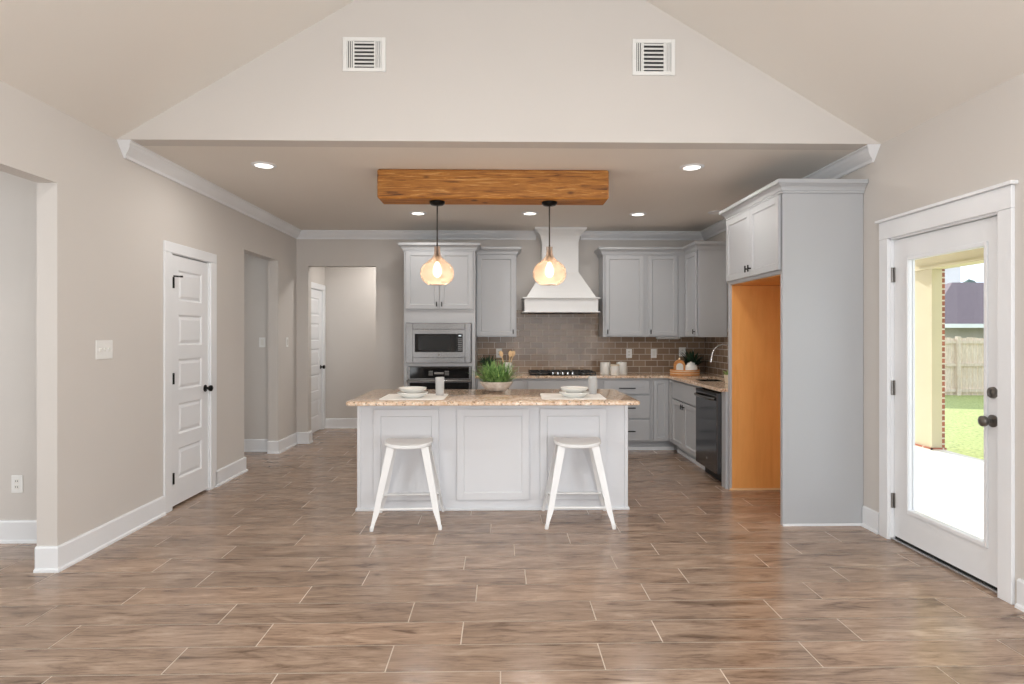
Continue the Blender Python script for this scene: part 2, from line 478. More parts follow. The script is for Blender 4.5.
# wall behind the camera, with two window openings
bm = bmesh.new()
ya, yb = YF - .12, YF
box(bm, XL, ya, 0, -.2, yb, ZC); box(bm, -.2, ya, 0, 2.4, yb, .25); box(bm, -.2, ya, 2.62, 2.4, yb, ZC); box(bm, 2.4, ya, 0, XR, yb, ZC)
loft(bm, [[(XL, y, ZC), (XR, y, ZC), (ridge_x, y, ridge_z)] for y in (ya, yb)])
struct(obj('wall_front', bm, 'wall'))
# side room behind the left opening
struct(obj('wall_side_room', B((-5.9, 4.12, 0, XL - WT, 4.24, 2.74), (-5.9, 0.3, 0, XL - WT, .42, 2.74), (-6.0, .3, 0, -5.9, 4.24, 2.74)), 'wall'), 'beige wall of the side room seen through the left opening', 'wall')
struct(obj('ceiling_side_room', B((-6.0, .3, 2.74, XL - WT, 4.24, 2.84)), 'ceil'))
# passage behind the second opening
struct(obj('wall_passage', B((-5.9, 7.27, 0, XL - WT, 7.39, 2.6), (-5.9, 5.9, 0, XL - WT, 6.02, 2.6), (-6.0, 5.9, 0, -5.9, 7.39, 2.6)), 'wall'), 'beige wall inside the narrow passage opening', 'wall')
struct(obj('ceiling_passage', B((-6.0, 5.9, 2.6, XL - WT, 7.39, 2.7)), 'ceil'))
# hall behind the back opening
struct(obj('wall_hall', B((XL - WT, YB + WT, 0, XL - .01, 8.27, 2.74), (XL - WT, 8.27, 2.06, XL - .01, 8.94, 2.74), (XL - WT, 8.94, 0, XL - .01, 9.2, 2.74),
    (XL - .01, 9.07, 0, .4, 9.2, 2.74), (.3, YB + WT, 0, .4, 9.07, 2.74), (XL - .01, YB + WT - .001, 0, XL + .15, YB + WT, 2.74)), 'wall'), 'beige hall walls seen through the back opening', 'wall')
struct(obj('ceiling_hall', B((XL - WT, YB + WT, 2.74, .4, 9.2, 2.84)), 'ceil'))
# small rooms behind the two closed inner doors
struct(obj('wall_closet', B((-3.5, 4.3, 0, -3.4, 5.85, 2.74), (-3.4, 4.3, 0, XL - WT, 4.36, 2.74), (-3.4, 5.8, 0, XL - WT, 5.88, 2.74), (-3.4, 4.36, 2.64, XL - WT, 5.8, 2.74)), 'wall'))

# baseboards with shoe moulding
BBP = [(0, 0), (0.028, 0), (0.026, 0.014), (0.016, 0.022), (0.016, 0.138), (0.010, 0.148), (0, 0.148)]
def baseboard(name, *paths):
    bm = bmesh.new()
    for p in paths: sweep(bm, p, BBP)
    o = obj(name, bm, 'trim'); struct(o, 'white baseboard along the ' + name.split('_', 1)[1].replace('_', ' ') + ' wall', 'baseboard')
baseboard('baseboard_left', [(XL - WT, 3.612), (XL, 3.612), (XL, 4.725)],
          [(XL, 5.57), (XL, 6.21), (XL - WT, 6.21)], [(XL - WT, 7.15), (XL, 7.15), (XL, YB), (-2.48, YB), (-2.48, YB + WT)],
          [(XL, YF), (XL, 1.7)])
baseboard('baseboard_back', [(-1.61, YB + WT), (-1.61, YB), (-1.15, YB)])
baseboard('baseboard_right', [(XR, 4.352), (XR, 4.165)], [(XR, 3.035), (XR, YF)])
baseboard('baseboard_side_room', [(-5.9, 4.12), (XL - WT, 4.12)])
baseboard('baseboard_passage', [(-5.9, 7.27), (XL - WT, 7.27)])
baseboard('baseboard_hall', [(XL - .01, 9.07), (.3, 9.07)])

# crown moulding
CRP = [(0, 0), (0.092, 0), (0.092, -0.012), (0.080, -0.018), (0.070, -0.040), (0.046, -0.066), (0.022, -0.084), (0.016, -0.104), (0, -0.104)]
def crown(name, path, label):
    bm = bmesh.new(); sweep(bm, path, [(o, ZC + z) for o, z in CRP])
    for v in bm.verts:      # the ends under the gable are cut on a slant
        if abs(v.co.y - YG - .002) < 1e-4: v.co.y += (ZC - v.co.z) * .75
    struct(obj(name, bm, 'trim'), label, 'crown moulding')
crown('trim_1', [(XL, YG + .002), (XL, YB), (0.46, YB)], 'white crown moulding along the left and back kitchen walls')
crown('trim_2', [(1.04, YB), (XR, YB), (XR, YG + .002)], 'white crown moulding right of the range hood and along the right wall')

# ------------------------------------------------------------------ doors
def panel_door(name, label, loc, rz, w, h, hinge_z, knob_x, knob_z, casing=True, cw=0.11, inset=0.006):
    """local: x along the wall, -y towards the viewer, wall face at y=0."""
    t = bpy.data.objects.new(name, None); COL.objects.link(t); t.location = loc; t.rotation_euler = (0, 0, rz)
    struct(t, label, 'door')
    # slab
    bm = bmesh.new()
    y0, y1 = inset, inset + .035
    st = 0.115; zb = 0.02
    box(bm, 0, y0, zb, st, y1, zb + h); box(bm, w - st, y0, zb, w, y1, zb + h)
    top, bot, gap, n = 0.115, 0.205, 0.112, 5
    ph = (h - top - bot - gap * (n - 1)) / n
    z = zb + bot
    box(bm, st, y0, zb, w - st, y1, zb + bot)
    for i in range(n):
        za, zc = z, z + ph
        xa, xb = st, w - st
        rings = []
        for ins, dep in ((0, 0), (.012, .010), (.020, .010), (.042, .002), (.046, .002)):
            rings.append([(xa + ins, y0 + dep, za + ins), (xb - ins, y0 + dep, za + ins), (xb - ins, y0 + dep, zc - ins), (xa + ins, y0 + dep, zc - ins)])
        loft(bm, rings, cap=False)
        bm.faces.new([bm.verts.new(p) for p in rings[-1]])
        z = zc
        box(bm, xa, y0, z, xb, y1, z + (gap if i < n - 1 else top)); z += gap
    box(bm, st, y1 - .012, zb + bot, w - st, y1, zb + h - top)
    obj('door_panel', bm, 'trim', t)
    # jamb and casing
    bm = bmesh.new()
    j = .018
    box(bm, -j, -.002, 0, -.002, .12, h + .03); box(bm, w + .002, -.002, 0, w + j, .12, h + .03); box(bm, -j, -.002, h + .026, w + j, .12, h + .04)
    for (a, b) in ((-.013 - cw, -.013), (w + .013, w + .013 + cw)): box(bm, a, -.016, 0, b, 0, h + .03, bevel=.004)
    box(bm, -.013 - cw, -.016, h + .0305, w + .013 + cw, 0, h + .03 + .085, bevel=.004)
    obj('door_casing', bm, 'trim', t)
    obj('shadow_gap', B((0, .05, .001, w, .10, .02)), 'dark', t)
    for hz in hinge_z:
        bm = bmesh.new(); lathe(bm, [(.008, 0), (.008, .09)], 10, (.003, -.014, hz - .045)); box(bm, -.002, -.012, hz - .045, .008, .0065, hz + .045)
        obj('hinge', bm, 'black', t)
    bm = bmesh.new()
    prof = [(.0, 0), (.031, 0), (.031, .006), (.012, .010), (.011, .030), (.022, .036), (.028, .048), (.026, .060), (.014, .067), (0, .068)]
    lathe(bm, prof, 20)
    bmesh.ops.transform(bm, matrix=Matrix.Translation((knob_x, inset, knob_z)) @ Matrix.Rotation(PI / 2, 4, 'X'), verts=bm.verts)
    obj('door_knob', bm, 'black', t, SM)
    return t
# pantry door on the left wall, faces +X: local -y -> +X (rz = +90deg), local x -> +Y
d1 = panel_door('door_1', 'white five-panel pantry door with black knob on the left wall', (XL, 4.85, 0), PI / 2, 0.61, 2.025, (.25, 1.05, 1.82), .555, .925)
bm = bmesh.new(); tube(bm, [(.004, -.014, 1.872), (.03, -.03, 1.872), (.05, -.05, 1.872)], .006, 8); lathe(bm, [(.011, 0), (.011, .014)], 10, (.052, -.052, 1.865))
obj('door_stop', bm, 'black', d1)
panel_door('door_2', 'white panelled door down the hall behind the back opening', (XL - .01, 8.28, 0), PI / 2, 0.65, 2.025, (.25, 1.05, 1.82), .595, .93)

# exterior glazed door on the right wall, faces -X: rz=-90, local x -> -Y
def exterior_door():
    t = bpy.data.objects.new('door_3', None); COL.objects.link(t); t.location = (XR, 4.052, 0); t.rotation_euler = (0, 0, -PI / 2)
    struct(t, 'white outside door with one full glass pane, dark knob and deadbolt', 'door')
    w, h, y0, y1, zb = .89, 2.015, .022, .058, .03
    gx0, gx1, gz0, gz1 = .148, .768, .245, 1.895
    obj('door_panel', B((0, y0, zb, gx0, y1, h + zb), (gx1, y0, zb, w, y1, h + zb), (gx0, y0, zb, gx1, y1, gz0), (gx0, y0, gz1, gx1, y1, h + zb)), 'trim', t)
    bm = bmesh.new()
    fw = .024
    for ya, yb in ((y0 - .009, y0), (y1, y1 + .004)):
        for b in ((gx0 - fw, ya, gz0 - fw, gx0, yb, gz1 + fw), (gx1, ya, gz0 - fw, gx1 + fw, yb, gz1 + fw), (gx0, ya, gz0 - fw, gx1, yb, gz0), (gx0, ya, gz1, gx1, yb, gz1 + fw)):
            box(bm, *b, bevel=.004)
    obj('glazing_frame', bm, 'trim', t)
    obj('glass_pane', B((gx0, .042, gz0, gx1, .047, gz1)), 'glass', t, label='clear glass pane')
    # frame: jambs, flat casing, head board with cap
    bm = bmesh.new(); j = .02
    box(bm, -j, -.002, 0, -.003, .15, h + .05); box(bm, w + .003, -.002, 0, w + j, .15, h + .05); box(bm, -j, -.002, h + .034, w + j, .15, h + .055)
    cw = .09
    box(bm, -.01 - cw, -.02, 0, -.01, 0, h + .045, bevel=.003); box(bm, w + .01, -.02, 0, w + .01 + cw, 0, h + .045, bevel=.003)
    box(bm, -.01 - cw, -.022, h + .0455, w + .01 + cw, 0, h + .165, bevel=.003)
    box(bm, -.03 - cw, -.04, h + .1655, w + .03 + cw, 0, h + .185, bevel=.003)
    obj('door_casing', bm, 'trim', t)
    obj('threshold', B((-.003, -.005, 0, w + .003, .14, .018), bevel=.004), 'silver', t, label='metal threshold')
    obj('weather_strip', B((0, .03, .018, w, .06, .03)), 'dark', t)
    for hz in (.27, 1.04, 1.81):
        bm = bmesh.new(); lathe(bm, [(.008, 0), (.008, .10)], 10, (-.001, .008, hz - .05)); box(bm, -.004, .012, hz - .05, .012, .0225, hz + .05)
        obj('hinge', bm, 'pewter', t)
    prof = [(0, 0), (.034, 0), (.034, .007), (.013, .012), (.012, .032), (.022, .038), (.030, .052), (.029, .064), (.016, .072), (0, .073)]
    bm = bmesh.new(); lathe(bm, prof, 24)
    bmesh.ops.transform(bm, matrix=Matrix.Translation((.825, y0, .93)) @ Matrix.Rotation(PI / 2, 4, 'X'), verts=bm.verts)
    obj('door_knob', bm, 'pewter', t, SM)
    bm = bmesh.new(); lathe(bm, [(0, 0), (.032, 0), (.030, .012), (.012, .016), (0, .016)], 24)
    box(bm, -.006, -.02, .014, .006, .02, .03, bevel=.002)
    bmesh.ops.transform(bm, matrix=Matrix.Translation((.825, y0, 1.085)) @ Matrix.Rotation(PI / 2, 4, 'X'), verts=bm.verts)
    obj('deadbolt', bm, 'pewter', t)
exterior_door()

# ------------------------------------------------------------------ cabinets
def shaker(bm, x0, z0, x1, z1, y0=-.024, t=.02, rail=.052, rec=.010):
    yb = y0 + t
    box(bm, x0, y0, z0, x0 + rail, yb, z1, bevel=.0015, seg=1); box(bm, x1 - rail, y0, z0, x1, yb, z1, bevel=.0015, seg=1)
    box(bm, x0 + rail, y0, z0, x1 - rail, yb, z0 + rail, bevel=.0015, seg=1); box(bm, x0 + rail, y0, z1 - rail, x1 - rail, yb, z1, bevel=.0015, seg=1)
    # small chamfer into the sunk panel
    xa, xb, za, zc = x0 + rail, x1 - rail, z0 + rail, z1 - rail
    r = [[(xa + i, y0 + d, za + i), (xb - i, y0 + d, za + i), (xb - i, y0 + d, zc - i), (xa + i, y0 + d, zc - i)] for i, d in ((0, .002), (.007, rec))]
    loft(bm, r, cap=False)
    box(bm, xa + .001, y0 + rec, za + .001, xb - .001, yb, zc - .001)
    return bm
def add_door(t, x0, z0, x1, z1, mat='grey', rail=.052, y0=-.024):
    return obj('door', shaker(bmesh.new(), x0, z0, x1, z1, y0=y0, rail=rail), mat, t)
def knob_pull(par, x, z, y=-.024):
    """short vertical black bar pull"""
    bm = bmesh.new()
    box(bm, x - .006, y - .03, z - .028, x + .006, y - .02, z + .028, bevel=.002); box(bm, x - .004, y - .02, z - .006, x + .004, y, z + .006)
    return obj('handle', bm, 'black', par)
def bar_pull(par, x, z, w=.2, y=-.024):
    bm = bmesh.new()
    box(bm, x - w / 2, y - .032, z - .006, x + w / 2, y - .02, z + .006, bevel=.002)
    for s in (-1, 1): box(bm, x + s * (w / 2 - .025) - .005, y - .02, z - .005, x + s * (w / 2 - .025) + .005, y, z + .005)
    return obj('handle', bm, 'black', par)
def drawer(t, x0, z0, x1, z1, mat='grey', pull=True, pw=.2):
    d = obj('drawer', B((x0, -.024, z0, x1, -.004, z1), bevel=.003), mat, t)
    if pull: bar_pull(d, (x0 + x1) / 2, (z0 + z1) / 2 - .012, pw)
    return d
CABCR = [(0, 0), (.014, 0), (.014, .014), (.020, .016), (.022, .028), (.030, .042), (.046, .054), (.050, .060), (.062, .062), (.062, .090), (0, .090)]
def cab_crown(t, path, z, mat='grey'):
    bm = bmesh.new(); sweep(bm, path, [(o, z + h) for o, h in CABCR])
    return obj('crown_moulding', bm, mat, t)
def base_body(t, w, d, mat='grey', top=.8805, toe=True):
    bm = B((0, .0, .115, w, d, top))
    box(bm, 0, .075, 0, w, d, .115)
    return obj('body', bm, mat, t)

YF_B = 7.20     # face of the base cabinets on the back wall
# --- oven tower (back wall, left)
ot = thing('oven_cabinet', 'tall grey cabinet holding the microwave and wall oven', 'cabinet', (-1.146, 7.15, 0))
W = .843; zt = 2.40
bm = B((0, 0, .115, .04, .63, zt), (W - .04, 0, .115, W, .63, zt), (.04, 0, 1.5445, W - .04, .63, zt), (.04, 0, .115, W - .04, .63, .30), (.04, 0, 1.03, W - .04, .63, 1.066), (.04, .55, .3, W - .04, .63, 1.56), (0, .075, 0, W, .63, .115))
obj('body', bm, 'grey', ot)
for x0, x1, kx in ((.024, .418, .39), (.424, .815, .452)):
    d = add_door(ot, x0, 1.71, x1, 2.392); knob_pull(d, kx, 1.765)
drawer(ot, .03, .13, W - .03, .285)
cab_crown(ot, [(0, .62), (0, 0), (W, 0), (W, .245)], zt)
# microwave with steel trim kit
mw = thing('microwave', 'built-in steel microwave with black glass front, above the wall oven', 'microwave', (-1.122, 7.15, 1.067))
obj('trim_kit', B((0, -.02, 0, .083, .0, .476), (.70, -.02, 0, .771, .0, .476), (.083, -.02, 0, .70, 0, .065), (.083, -.02, .40, .70, 0, .476), bevel=.004), 'steel', mw)
dr = obj('door', B((.083, -.012, .066, .70, .30, .399)), 'steel', mw)
obj('window', B((.105, -.016, .13, .605, -.012, .347), bevel=.002), 'blackglass', dr)
obj('inner_screen', B((.15, -.0175, .155, .53, -.0158, .325)), 'smoke', dr)
cp = obj('control_panel', B((.606, -.016, .13, .672, -.012, .347), bevel=.002), 'blackglass', mw)
bm = bmesh.new(); box(bm, .625, -.0175, .318, .655, -.016, .332)
obj('display', bm, 'display', cp)
bm = bmesh.new()
for i in range(3):
    for k in range(7): box(bm, .618 + i * .016, -.0175, .15 + k * .022, .628 + i * .016, -.016, .160 + k * .022)
obj('buttons', bm, 'steel', cp)
bm = bmesh.new(); lathe(bm, [(0, 0), (.018, 0), (.018, .005), (0, .005)], 20)
bmesh.ops.transform(bm, matrix=Matrix.Translation((.39, -.012, .098)) @ Matrix.Rotation(PI / 2, 4, 'X'), verts=bm.verts)
obj('badge', bm, 'pewter', mw)
# wall oven
ov = thing('wall_oven', 'steel and black glass wall oven under the microwave', 'oven', (-1.10, 7.15, .31))
obj('casing', B((0, -.016, 0, .75, .5, .715)), 'steel', ov)
cp = obj('control_panel', B((.025, -.026, .575, .725, -.016, .712), bevel=.003), 'blackglass', ov)
bm = bmesh.new()
for cx in (.25, .44):
    for i in range(4):
        for k in range(3): box(bm, cx + i * .013, -.0275, .612 + k * .02, cx + .009 + i * .013, -.026, .625 + k * .02)
box(bm, .315, -.0275, .625, .425, -.026, .65)
obj('buttons', bm, 'pewter', cp)
dr = obj('door', B((0, -.036, .02, .75, -.016, .565), bevel=.004), 'steel', ov)
obj('window', B((.025, -.041, .06, .725, -.036, .525), bevel=.002), 'blackglass', dr)
bm = bmesh.new(); tube(bm, [(.0, -.085, .548), (.75, -.085, .548)], .014, 14)
for x in (.04, .71): box(bm, x - .012, -.085, .54, x + .012, -.036, .556)
obj('handle', bm, 'steel', dr, SM)

# --- wall cabinets on the back wall
UZ0, UZ1 = 1.375, 2.40
wc = thing('wall_cabinet', 'single-door grey wall cabinet between the oven cabinet and the range hood', 'cabinet', (-.302, 7.46, 0))
obj('body', B((0, 0, UZ0, .50, .32, UZ1)), 'grey', wc)
d = add_door(wc, .012, UZ0 + .015, .484, UZ1 - .008); knob_pull(d, .46, 1.44)
cab_crown(wc, [(.0, 0), (.50, 0), (.50, .31)], UZ1)
wc = thing('wall_cabinet', 'grey wall cabinet just right of the range hood', 'cabinet', (1.278, 7.46, 0))
obj('body', B((0, 0, UZ0, .53, .32, UZ1)), 'grey', wc)
d = add_door(wc, .024, UZ0 + .015, .504, UZ1 - .008); knob_pull(d, .052, 1.44)
cab_crown(wc, [(0, .31), (0, 0), (.53, 0)], UZ1)
wc = thing('wall_cabinet', 'grey wall cabinet with a wide blank stile, left of the inside corner', 'cabinet', (1.808, 7.46, 0))
obj('body', B((0, 0, UZ0, .842, .32, UZ1)), 'grey', wc)
d = add_door(wc, .03, UZ0 + .015, .40, UZ1 - .008); knob_pull(d, .06, 1.44)
cab_crown(wc, [(0, 0), (.515, 0)], UZ1)
# right-wall upper, faces -X
wc = thing('wall_cabinet', 'grey wall cabinet on the right wall with its blank side toward the room', 'cabinet', (2.32, 7.458, 0), -PI / 2)
obj('body', B((0, 0, UZ0, .468, .335, UZ1)), 'grey', wc)
d = add_door(wc, .022, UZ0 + .015, .44, UZ1 - .008); knob_pull(d, .41, 1.44)
cab_crown(wc, [(.0, 0), (.468, 0), (.468, .33)], UZ1)
# light bar under the wall cabinets
ub = thing('under_cabinet_light', 'small white light bar under the wall cabinet near the corner', 'light fixture', (1.98, 7.56, 1.342))
obj('housing', B((0, 0, .012, .30, .06, .033), bevel=.004), 'plastic', ub)
obj('lens', B((.02, .008, 0, .28, .052, .012), bevel=.003), 'silver', ub)

# --- base cabinets on the back wall
def base(x0, x1, label):
    t = thing('base_cabinet', label, 'cabinet', (x0, YF_B, 0)); base_body(t, x1 - x0, .585); return t, x1 - x0
b, w = base(-.302, .30, 'grey base cabinet next to the oven cabinet under the counter')
drawer(b, .03, .69, w - .03, .855); 
d = add_door(b, .03, .13, w / 2 - .002, .675); knob_pull(d, w / 2 - .03, .63)
d = add_door(b, w / 2 + .002, .13, w - .03, .675); knob_pull(d, w / 2 + .03, .63)
b, w = base(.301, 1.20, 'wide grey base cabinet under the gas cooktop')
drawer(b, .03, .69, w - .03, .855, pull=False)
d = add_door(b, .03, .13, w / 2 - .002, .675); knob_pull(d, w / 2 - .03, .63)
d = add_door(b, w / 2 + .002, .13, w - .03, .675); knob_pull(d, w / 2 + .03, .63)
b, w = base(1.201, 1.82, 'grey three-drawer base cabinet with black bar handles')
for z0, z1 in ((.692, .858), (.402, .672), (.132, .382)): drawer(b, .04, z0, .592, z1)
b, w = base(1.821, 2.049, 'narrow grey corner cabinet door beside the drawer stack')
add_door(b, .02, .125, .20, .86, rail=.045)
obj('toe_strip', B((-.62, .062, 0, w + .06, .074, .04)), 'trim', b)
obj('corner_base', B((w, .075, 0, w + .20, .585, .114)), 'grey', b)
# --- right run, faces -X at X=2.05 (local x -> -Y)
XF = 2.05
t = thing('sink_cabinet', 'grey sink base cabinet with two doors left of the dishwasher', 'cabinet', (XF, 7.199, 0), -PI / 2)
obj('body', B((0, 0, .115, 1.06, .58, .66), (0, 0, .66, 1.06, .03, .8805), (0, .075, 0, 1.06, .58, .115)), 'grey', t)
add_door(t, .012, .125, .12, .86, rail=.03)
obj('false_front', B((.15, -.024, .66, 1.04, -.004, .858), bevel=.003), 'grey', t)
d = add_door(t, .15, .13, .593, .645); knob_pull(d, .565, .60)
d = add_door(t, .597, .13, 1.04, .645); knob_pull(d, .625, .60)
obj('toe_strip', B((.075, .062, 0, 1.06, .074, .04)), 'trim', t)
dw = thing('dishwasher', 'dark slate dishwasher with a curved handle under the counter', 'dishwasher', (XF, 6.132, 0), -PI / 2)
obj('body', B((.005, .02, .08, .60, .56, .865)), 'dark', dw)
dr = obj('door', B((.004, -.045, .105, .60, .02, .862), bevel=.006), 'slate', dw)
bm = bmesh.new()
tube(bm, [(.03 + .54 * k / 14.0, -.045 - .045 * math.sin(PI * min(1, max(0, k / 14.0))) ** .5 - .004, .80) for k in range(15)], .014, 10)
obj('handle', bm, 'steel', dr, SM)
obj('control_strip', B((.01, -.046, .835, .595, -.0445, .858)), 'dark', dr)
bm = bmesh.new(); lathe(bm, [(0, 0), (.014, 0), (.014, .003), (0, .003)], 18)
bmesh.ops.transform(bm, matrix=Matrix.Translation((.34, -.045, .205)) @ Matrix.Rotation(PI / 2, 4, 'X'), verts=bm.verts)
obj('badge', bm, 'silver', dr)
obj('kick_plate', B((.01, .05, 0, .595, .07, .08)), 'dark', dw)
fl = thing('filler_panel', 'narrow grey filler panel between dishwasher and fridge enclosure', 'cabinet panel', (XF, 5.525, 0), -PI / 2)
obj('panel', B((0, 0, 0, .098, .58, .8805)), 'grey', fl)

# --- fridge enclosure (faces -X): side panels, over-fridge cabinet
fe = thing('fridge_enclosure', 'tall grey fridge enclosure with an empty maple-lined alcove and two upper doors', 'cabinet', (2.07, 5.42, 0), -PI / 2)
FD = XR - 2.07 - .003
obj('side_panel', B((0, 0, 0, .038, FD, 2.44)), 'grey', fe)
sp = obj('side_panel', B((1.022, 0, 0, 1.06, FD, 2.44)), 'grey', fe)
obj('base_trim', B((1.06, .0, 0, 1.066, FD, .016)), 'trim', sp)
obj('edge_strip', B((1.0595, -.004, .016, 1.064, .03, 2.43)), 'grey', sp)
obj('alcove_lining', B((.0385, .02, .018, .044, FD - .02, 1.845), (.044, FD - .02, .018, 1.016, FD - .008, 1.845), (1.016, .02, .018, 1.0215, FD - .02, 1.845), (.0385, .02, 1.846, 1.0215, FD - .02, 1.852)), 'ply', fe, label='raw maple lining')
obj('alcove_trim', B((.0385, .0, 0, .050, FD - .02, .017)), 'spoon', fe)
obj('cabinet_box', B((.038, 0, 1.853, 1.022, FD, 2.44)), 'grey', fe)
d = add_door(fe, .012, 1.882, .522, 2.432); knob_pull(d, .495, 1.945)
d = add_door(fe, .526, 1.882, 1.036, 2.432); knob_pull(d, .553, 1.945)
cab_crown(fe, [(0, FD - .02), (0, 0), (1.06, 0), (1.06, FD - .001)], 2.44)

# ------------------------------------------------------------------ worktops, sink, faucet
CZ0, CZ1 = .8815, .912
bm = bmesh.new()
box(bm, -.302, 7.165, CZ0, XR - .002, YB - .012, CZ1)
HX0, HX1, HY0, HY1 = 2.13, 2.52, 6.27, 6.97
for b in ((2.005, 5.43, XR - .014, HY0), (2.005, HY1, XR - .014, 7.165), (2.005, HY0, HX0, HY1), (HX1, HY0, XR - .014, HY1)):
    box(bm, b[0], b[1], CZ0, b[2], b[3], CZ1)
tag(obj('worktop', bm, 'granite'), 'L-shaped tan speckled granite worktop along back and right walls', 'countertop')
sk = thing('sink', 'double steel undermount sink in the right worktop', 'sink', (HX0, HY0, CZ0 - .2))
w, d = HX1 - HX0, HY1 - HY0
for i, (a, b) in enumerate(((0, .33), (.36, d))):
    obj('basin', B((0, a, 0, w, b, .01), (-.012, a - .012, 0, 0, b + .012, .199), (w, a - .012, 0, w + .012, b + .012, .199), (0, a - .012, 0, w, a, .199), (0, b, 0, w, b + .012, .199)), 'steel', sk)
fa = thing('faucet', 'silver gooseneck faucet over the sink', 'faucet', (2.575, 6.52, CZ1))
bm = bmesh.new(); lathe(bm, [(0, 0), (.028, 0), (.026, .012), (.016, .03), (.014, .08)], 18)
obj('base', bm, 'silver', fa, SM)
pts = [(0, 0, .08), (0, 0, .24)] + [(-.13 + .13 * math.cos(a), 0, .255 + .125 * math.sin(a)) for a in [PI * k / 14 for k in range(0, 14)]] + [(-.265, 0, .235)]
bm = bmesh.new(); tube(bm, pts, .0115, 12); obj('spout', bm, 'silver', fa, SM)
bm = bmesh.new(); tube(bm, [(-.265, 0, .238), (-.272, 0, .19)], .015, 12); obj('spray_head', bm, 'silver', fa, SM)
bm = bmesh.new(); tube(bm, [(0, -.012, .055), (0, -.06, .075)], .007, 10); obj('lever', bm, 'silver', fa, SM)

# backsplash tiles
struct(obj('backsplash_back', B((-.301, YB - .011, CZ1 - .03, XR - .012, YB - .0005, 1.376), (.205, YB - .011, 1.376, 1.275, YB - .0005, 1.72)), 'subway_x'), 'taupe glossy subway tile backsplash on the back wall', 'backsplash')
struct(obj('backsplash_right', B((XR - .011, 5.425, CZ1 - .03, XR - .0005, YB - .012, 1.376), (XR - .011, 5.425, 1.376, XR - .0005, 6.98, 1.44)), 'subway_y'), 'taupe subway tile backsplash behind the sink', 'backsplash')

# ------------------------------------------------------------------ range hood
hd = thing('range_hood', 'white tapered range hood with flared top over the cooktop', 'range hood', (.749, 0, 1.675))
def rect(hw, y, z): return [(-hw, y, z), (hw, y, z), (hw, YB - .012, z), (-hw, YB - .012, z)]
bm = bmesh.new()
loft(bm, [rect(.452, 7.365, .018), rect(.452, 7.365, .172)])
obj('skirt', bm, 'hood', hd)
for z in (0, .172):
    bm = bmesh.new(); loft(bm, [rect(.474, 7.342, z), rect(.478, 7.338, z + .006), rect(.478, 7.338, z + .014), rect(.47, 7.345, z + .018)]); obj('lip_moulding', bm, 'hood', hd)
bm = bmesh.new()
loft(bm, [rect(.43, 7.372, .191), rect(.375, 7.40, .275), rect(.30, 7.45, .395), rect(.232, 7.50, .51)])
obj('canopy', bm, 'hood', hd)
bm = bmesh.new(); loft(bm, [rect(.228, 7.503, .51), rect(.228, 7.503, .93)]); obj('chimney', bm, 'hood', hd)
bm = bmesh.new(); loft(bm, [rect(.229, 7.502, .89), rect(.236, 7.495, .92), rect(.252, 7.48, .965), rect(.28, 7.45, 1.005), rect(.318, 7.415, 1.035), rect(.322, 7.41, 1.063)]); obj('crown_moulding', bm, 'hood', hd)
obj('filter_panel', B((-.40, 7.40, .0, .40, 7.74, .012)), 'steel', hd)

# ------------------------------------------------------------------ cooktop
ck = thing('cooktop', 'black gas cooktop with grates set in the back worktop', 'cooktop', (.755, 7.44, CZ1 + .001))
obj('plate', B((-.40, -.235, 0, .40, .235, .012), bevel=.004), 'blackglass', ck)
for gx in (-.265, 0, .265):
    bm = bmesh.new(); hw = .125; z = .042
    y0, y1 = (-.22, .22) if gx else (-.10, .22)
    for a in (-hw, hw): box(bm, gx + a - .006, y0, z - .012, gx + a + .006, y1, z)
    for a in (y0, (y0 + y1) / 2, y1): box(bm, gx - hw, a - .006, z - .012, gx + hw, a + .006, z)
    box(bm, gx - .005, y0, z - .012, gx + .005, y1, z)
    for a in (-hw, hw):
        for c in (y0, y1): box(bm, gx + a - .007, c - .007, .012, gx + a + .007, c + .007, z - .01)
    obj('grate', bm, 'black', ck)
for bx, by, r in ((-.265, -.11, .04), (-.265, .11, .045), (0, .06, .055), (.265, -.11, .04), (.265, .11, .045)):
    bm = bmesh.new(); lathe(bm, [(0, .012), (r, .012), (r, .022), (r * .7, .03), (0, .03)], 20, (bx, by, 0)); obj('burner', bm, 'pewter', ck)
for k in range(5):
    bm = bmesh.new(); lathe(bm, [(0, .012), (.019, .012), (.017, .036), (0, .037)], 18, (-.12 + .06 * k, -.17, 0)); obj('knob', bm, 'silver', ck)

# ------------------------------------------------------------------ island
isl = thing('kitchen_island', 'white-grey panelled kitchen island under the granite top', 'kitchen island', (-1.134, 4.80, 0))
W, D = 2.15, .58
obj('body', B((0, 0, 0, W, D, .8805)), 'island', isl)
for a, b in ((.126, .643), (.787, 1.362), (1.450, 1.981)):
    obj('panel', shaker(bmesh.new(), a, .088, b, .81, rail=.055, t=.023, y0=-.024, rec=.010), 'island', isl)
for xa in (-.006, W - .022): obj('corner_post', B((xa, -.008, .018, xa + .028, .03, .880), bevel=.003), 'island', isl)
obj('base_moulding', B((-.018, -.018, 0, W + .018, 0, .020), (-.018, 0, 0, 0, D, .020), (W, 0, 0, W + .018, D, .020), bevel=.004), 'island', isl)
for a, b in ((.03, .55), (.56, 1.07), (1.08, 1.59), (1.60, 2.12)):
    bm = shaker(bmesh.new(), a, .12, b, .85)
    bmesh.ops.transform(bm, matrix=Matrix.Translation((0, D, 0)) @ Matrix.Scale(-1, 4, (0, 1, 0)), verts=bm.verts)
    obj('door', bm, 'island', isl)
bm = bmesh.new()
x0, x1, y0, y1, rc = -1.138, 1.037, 4.395, 5.415, .05
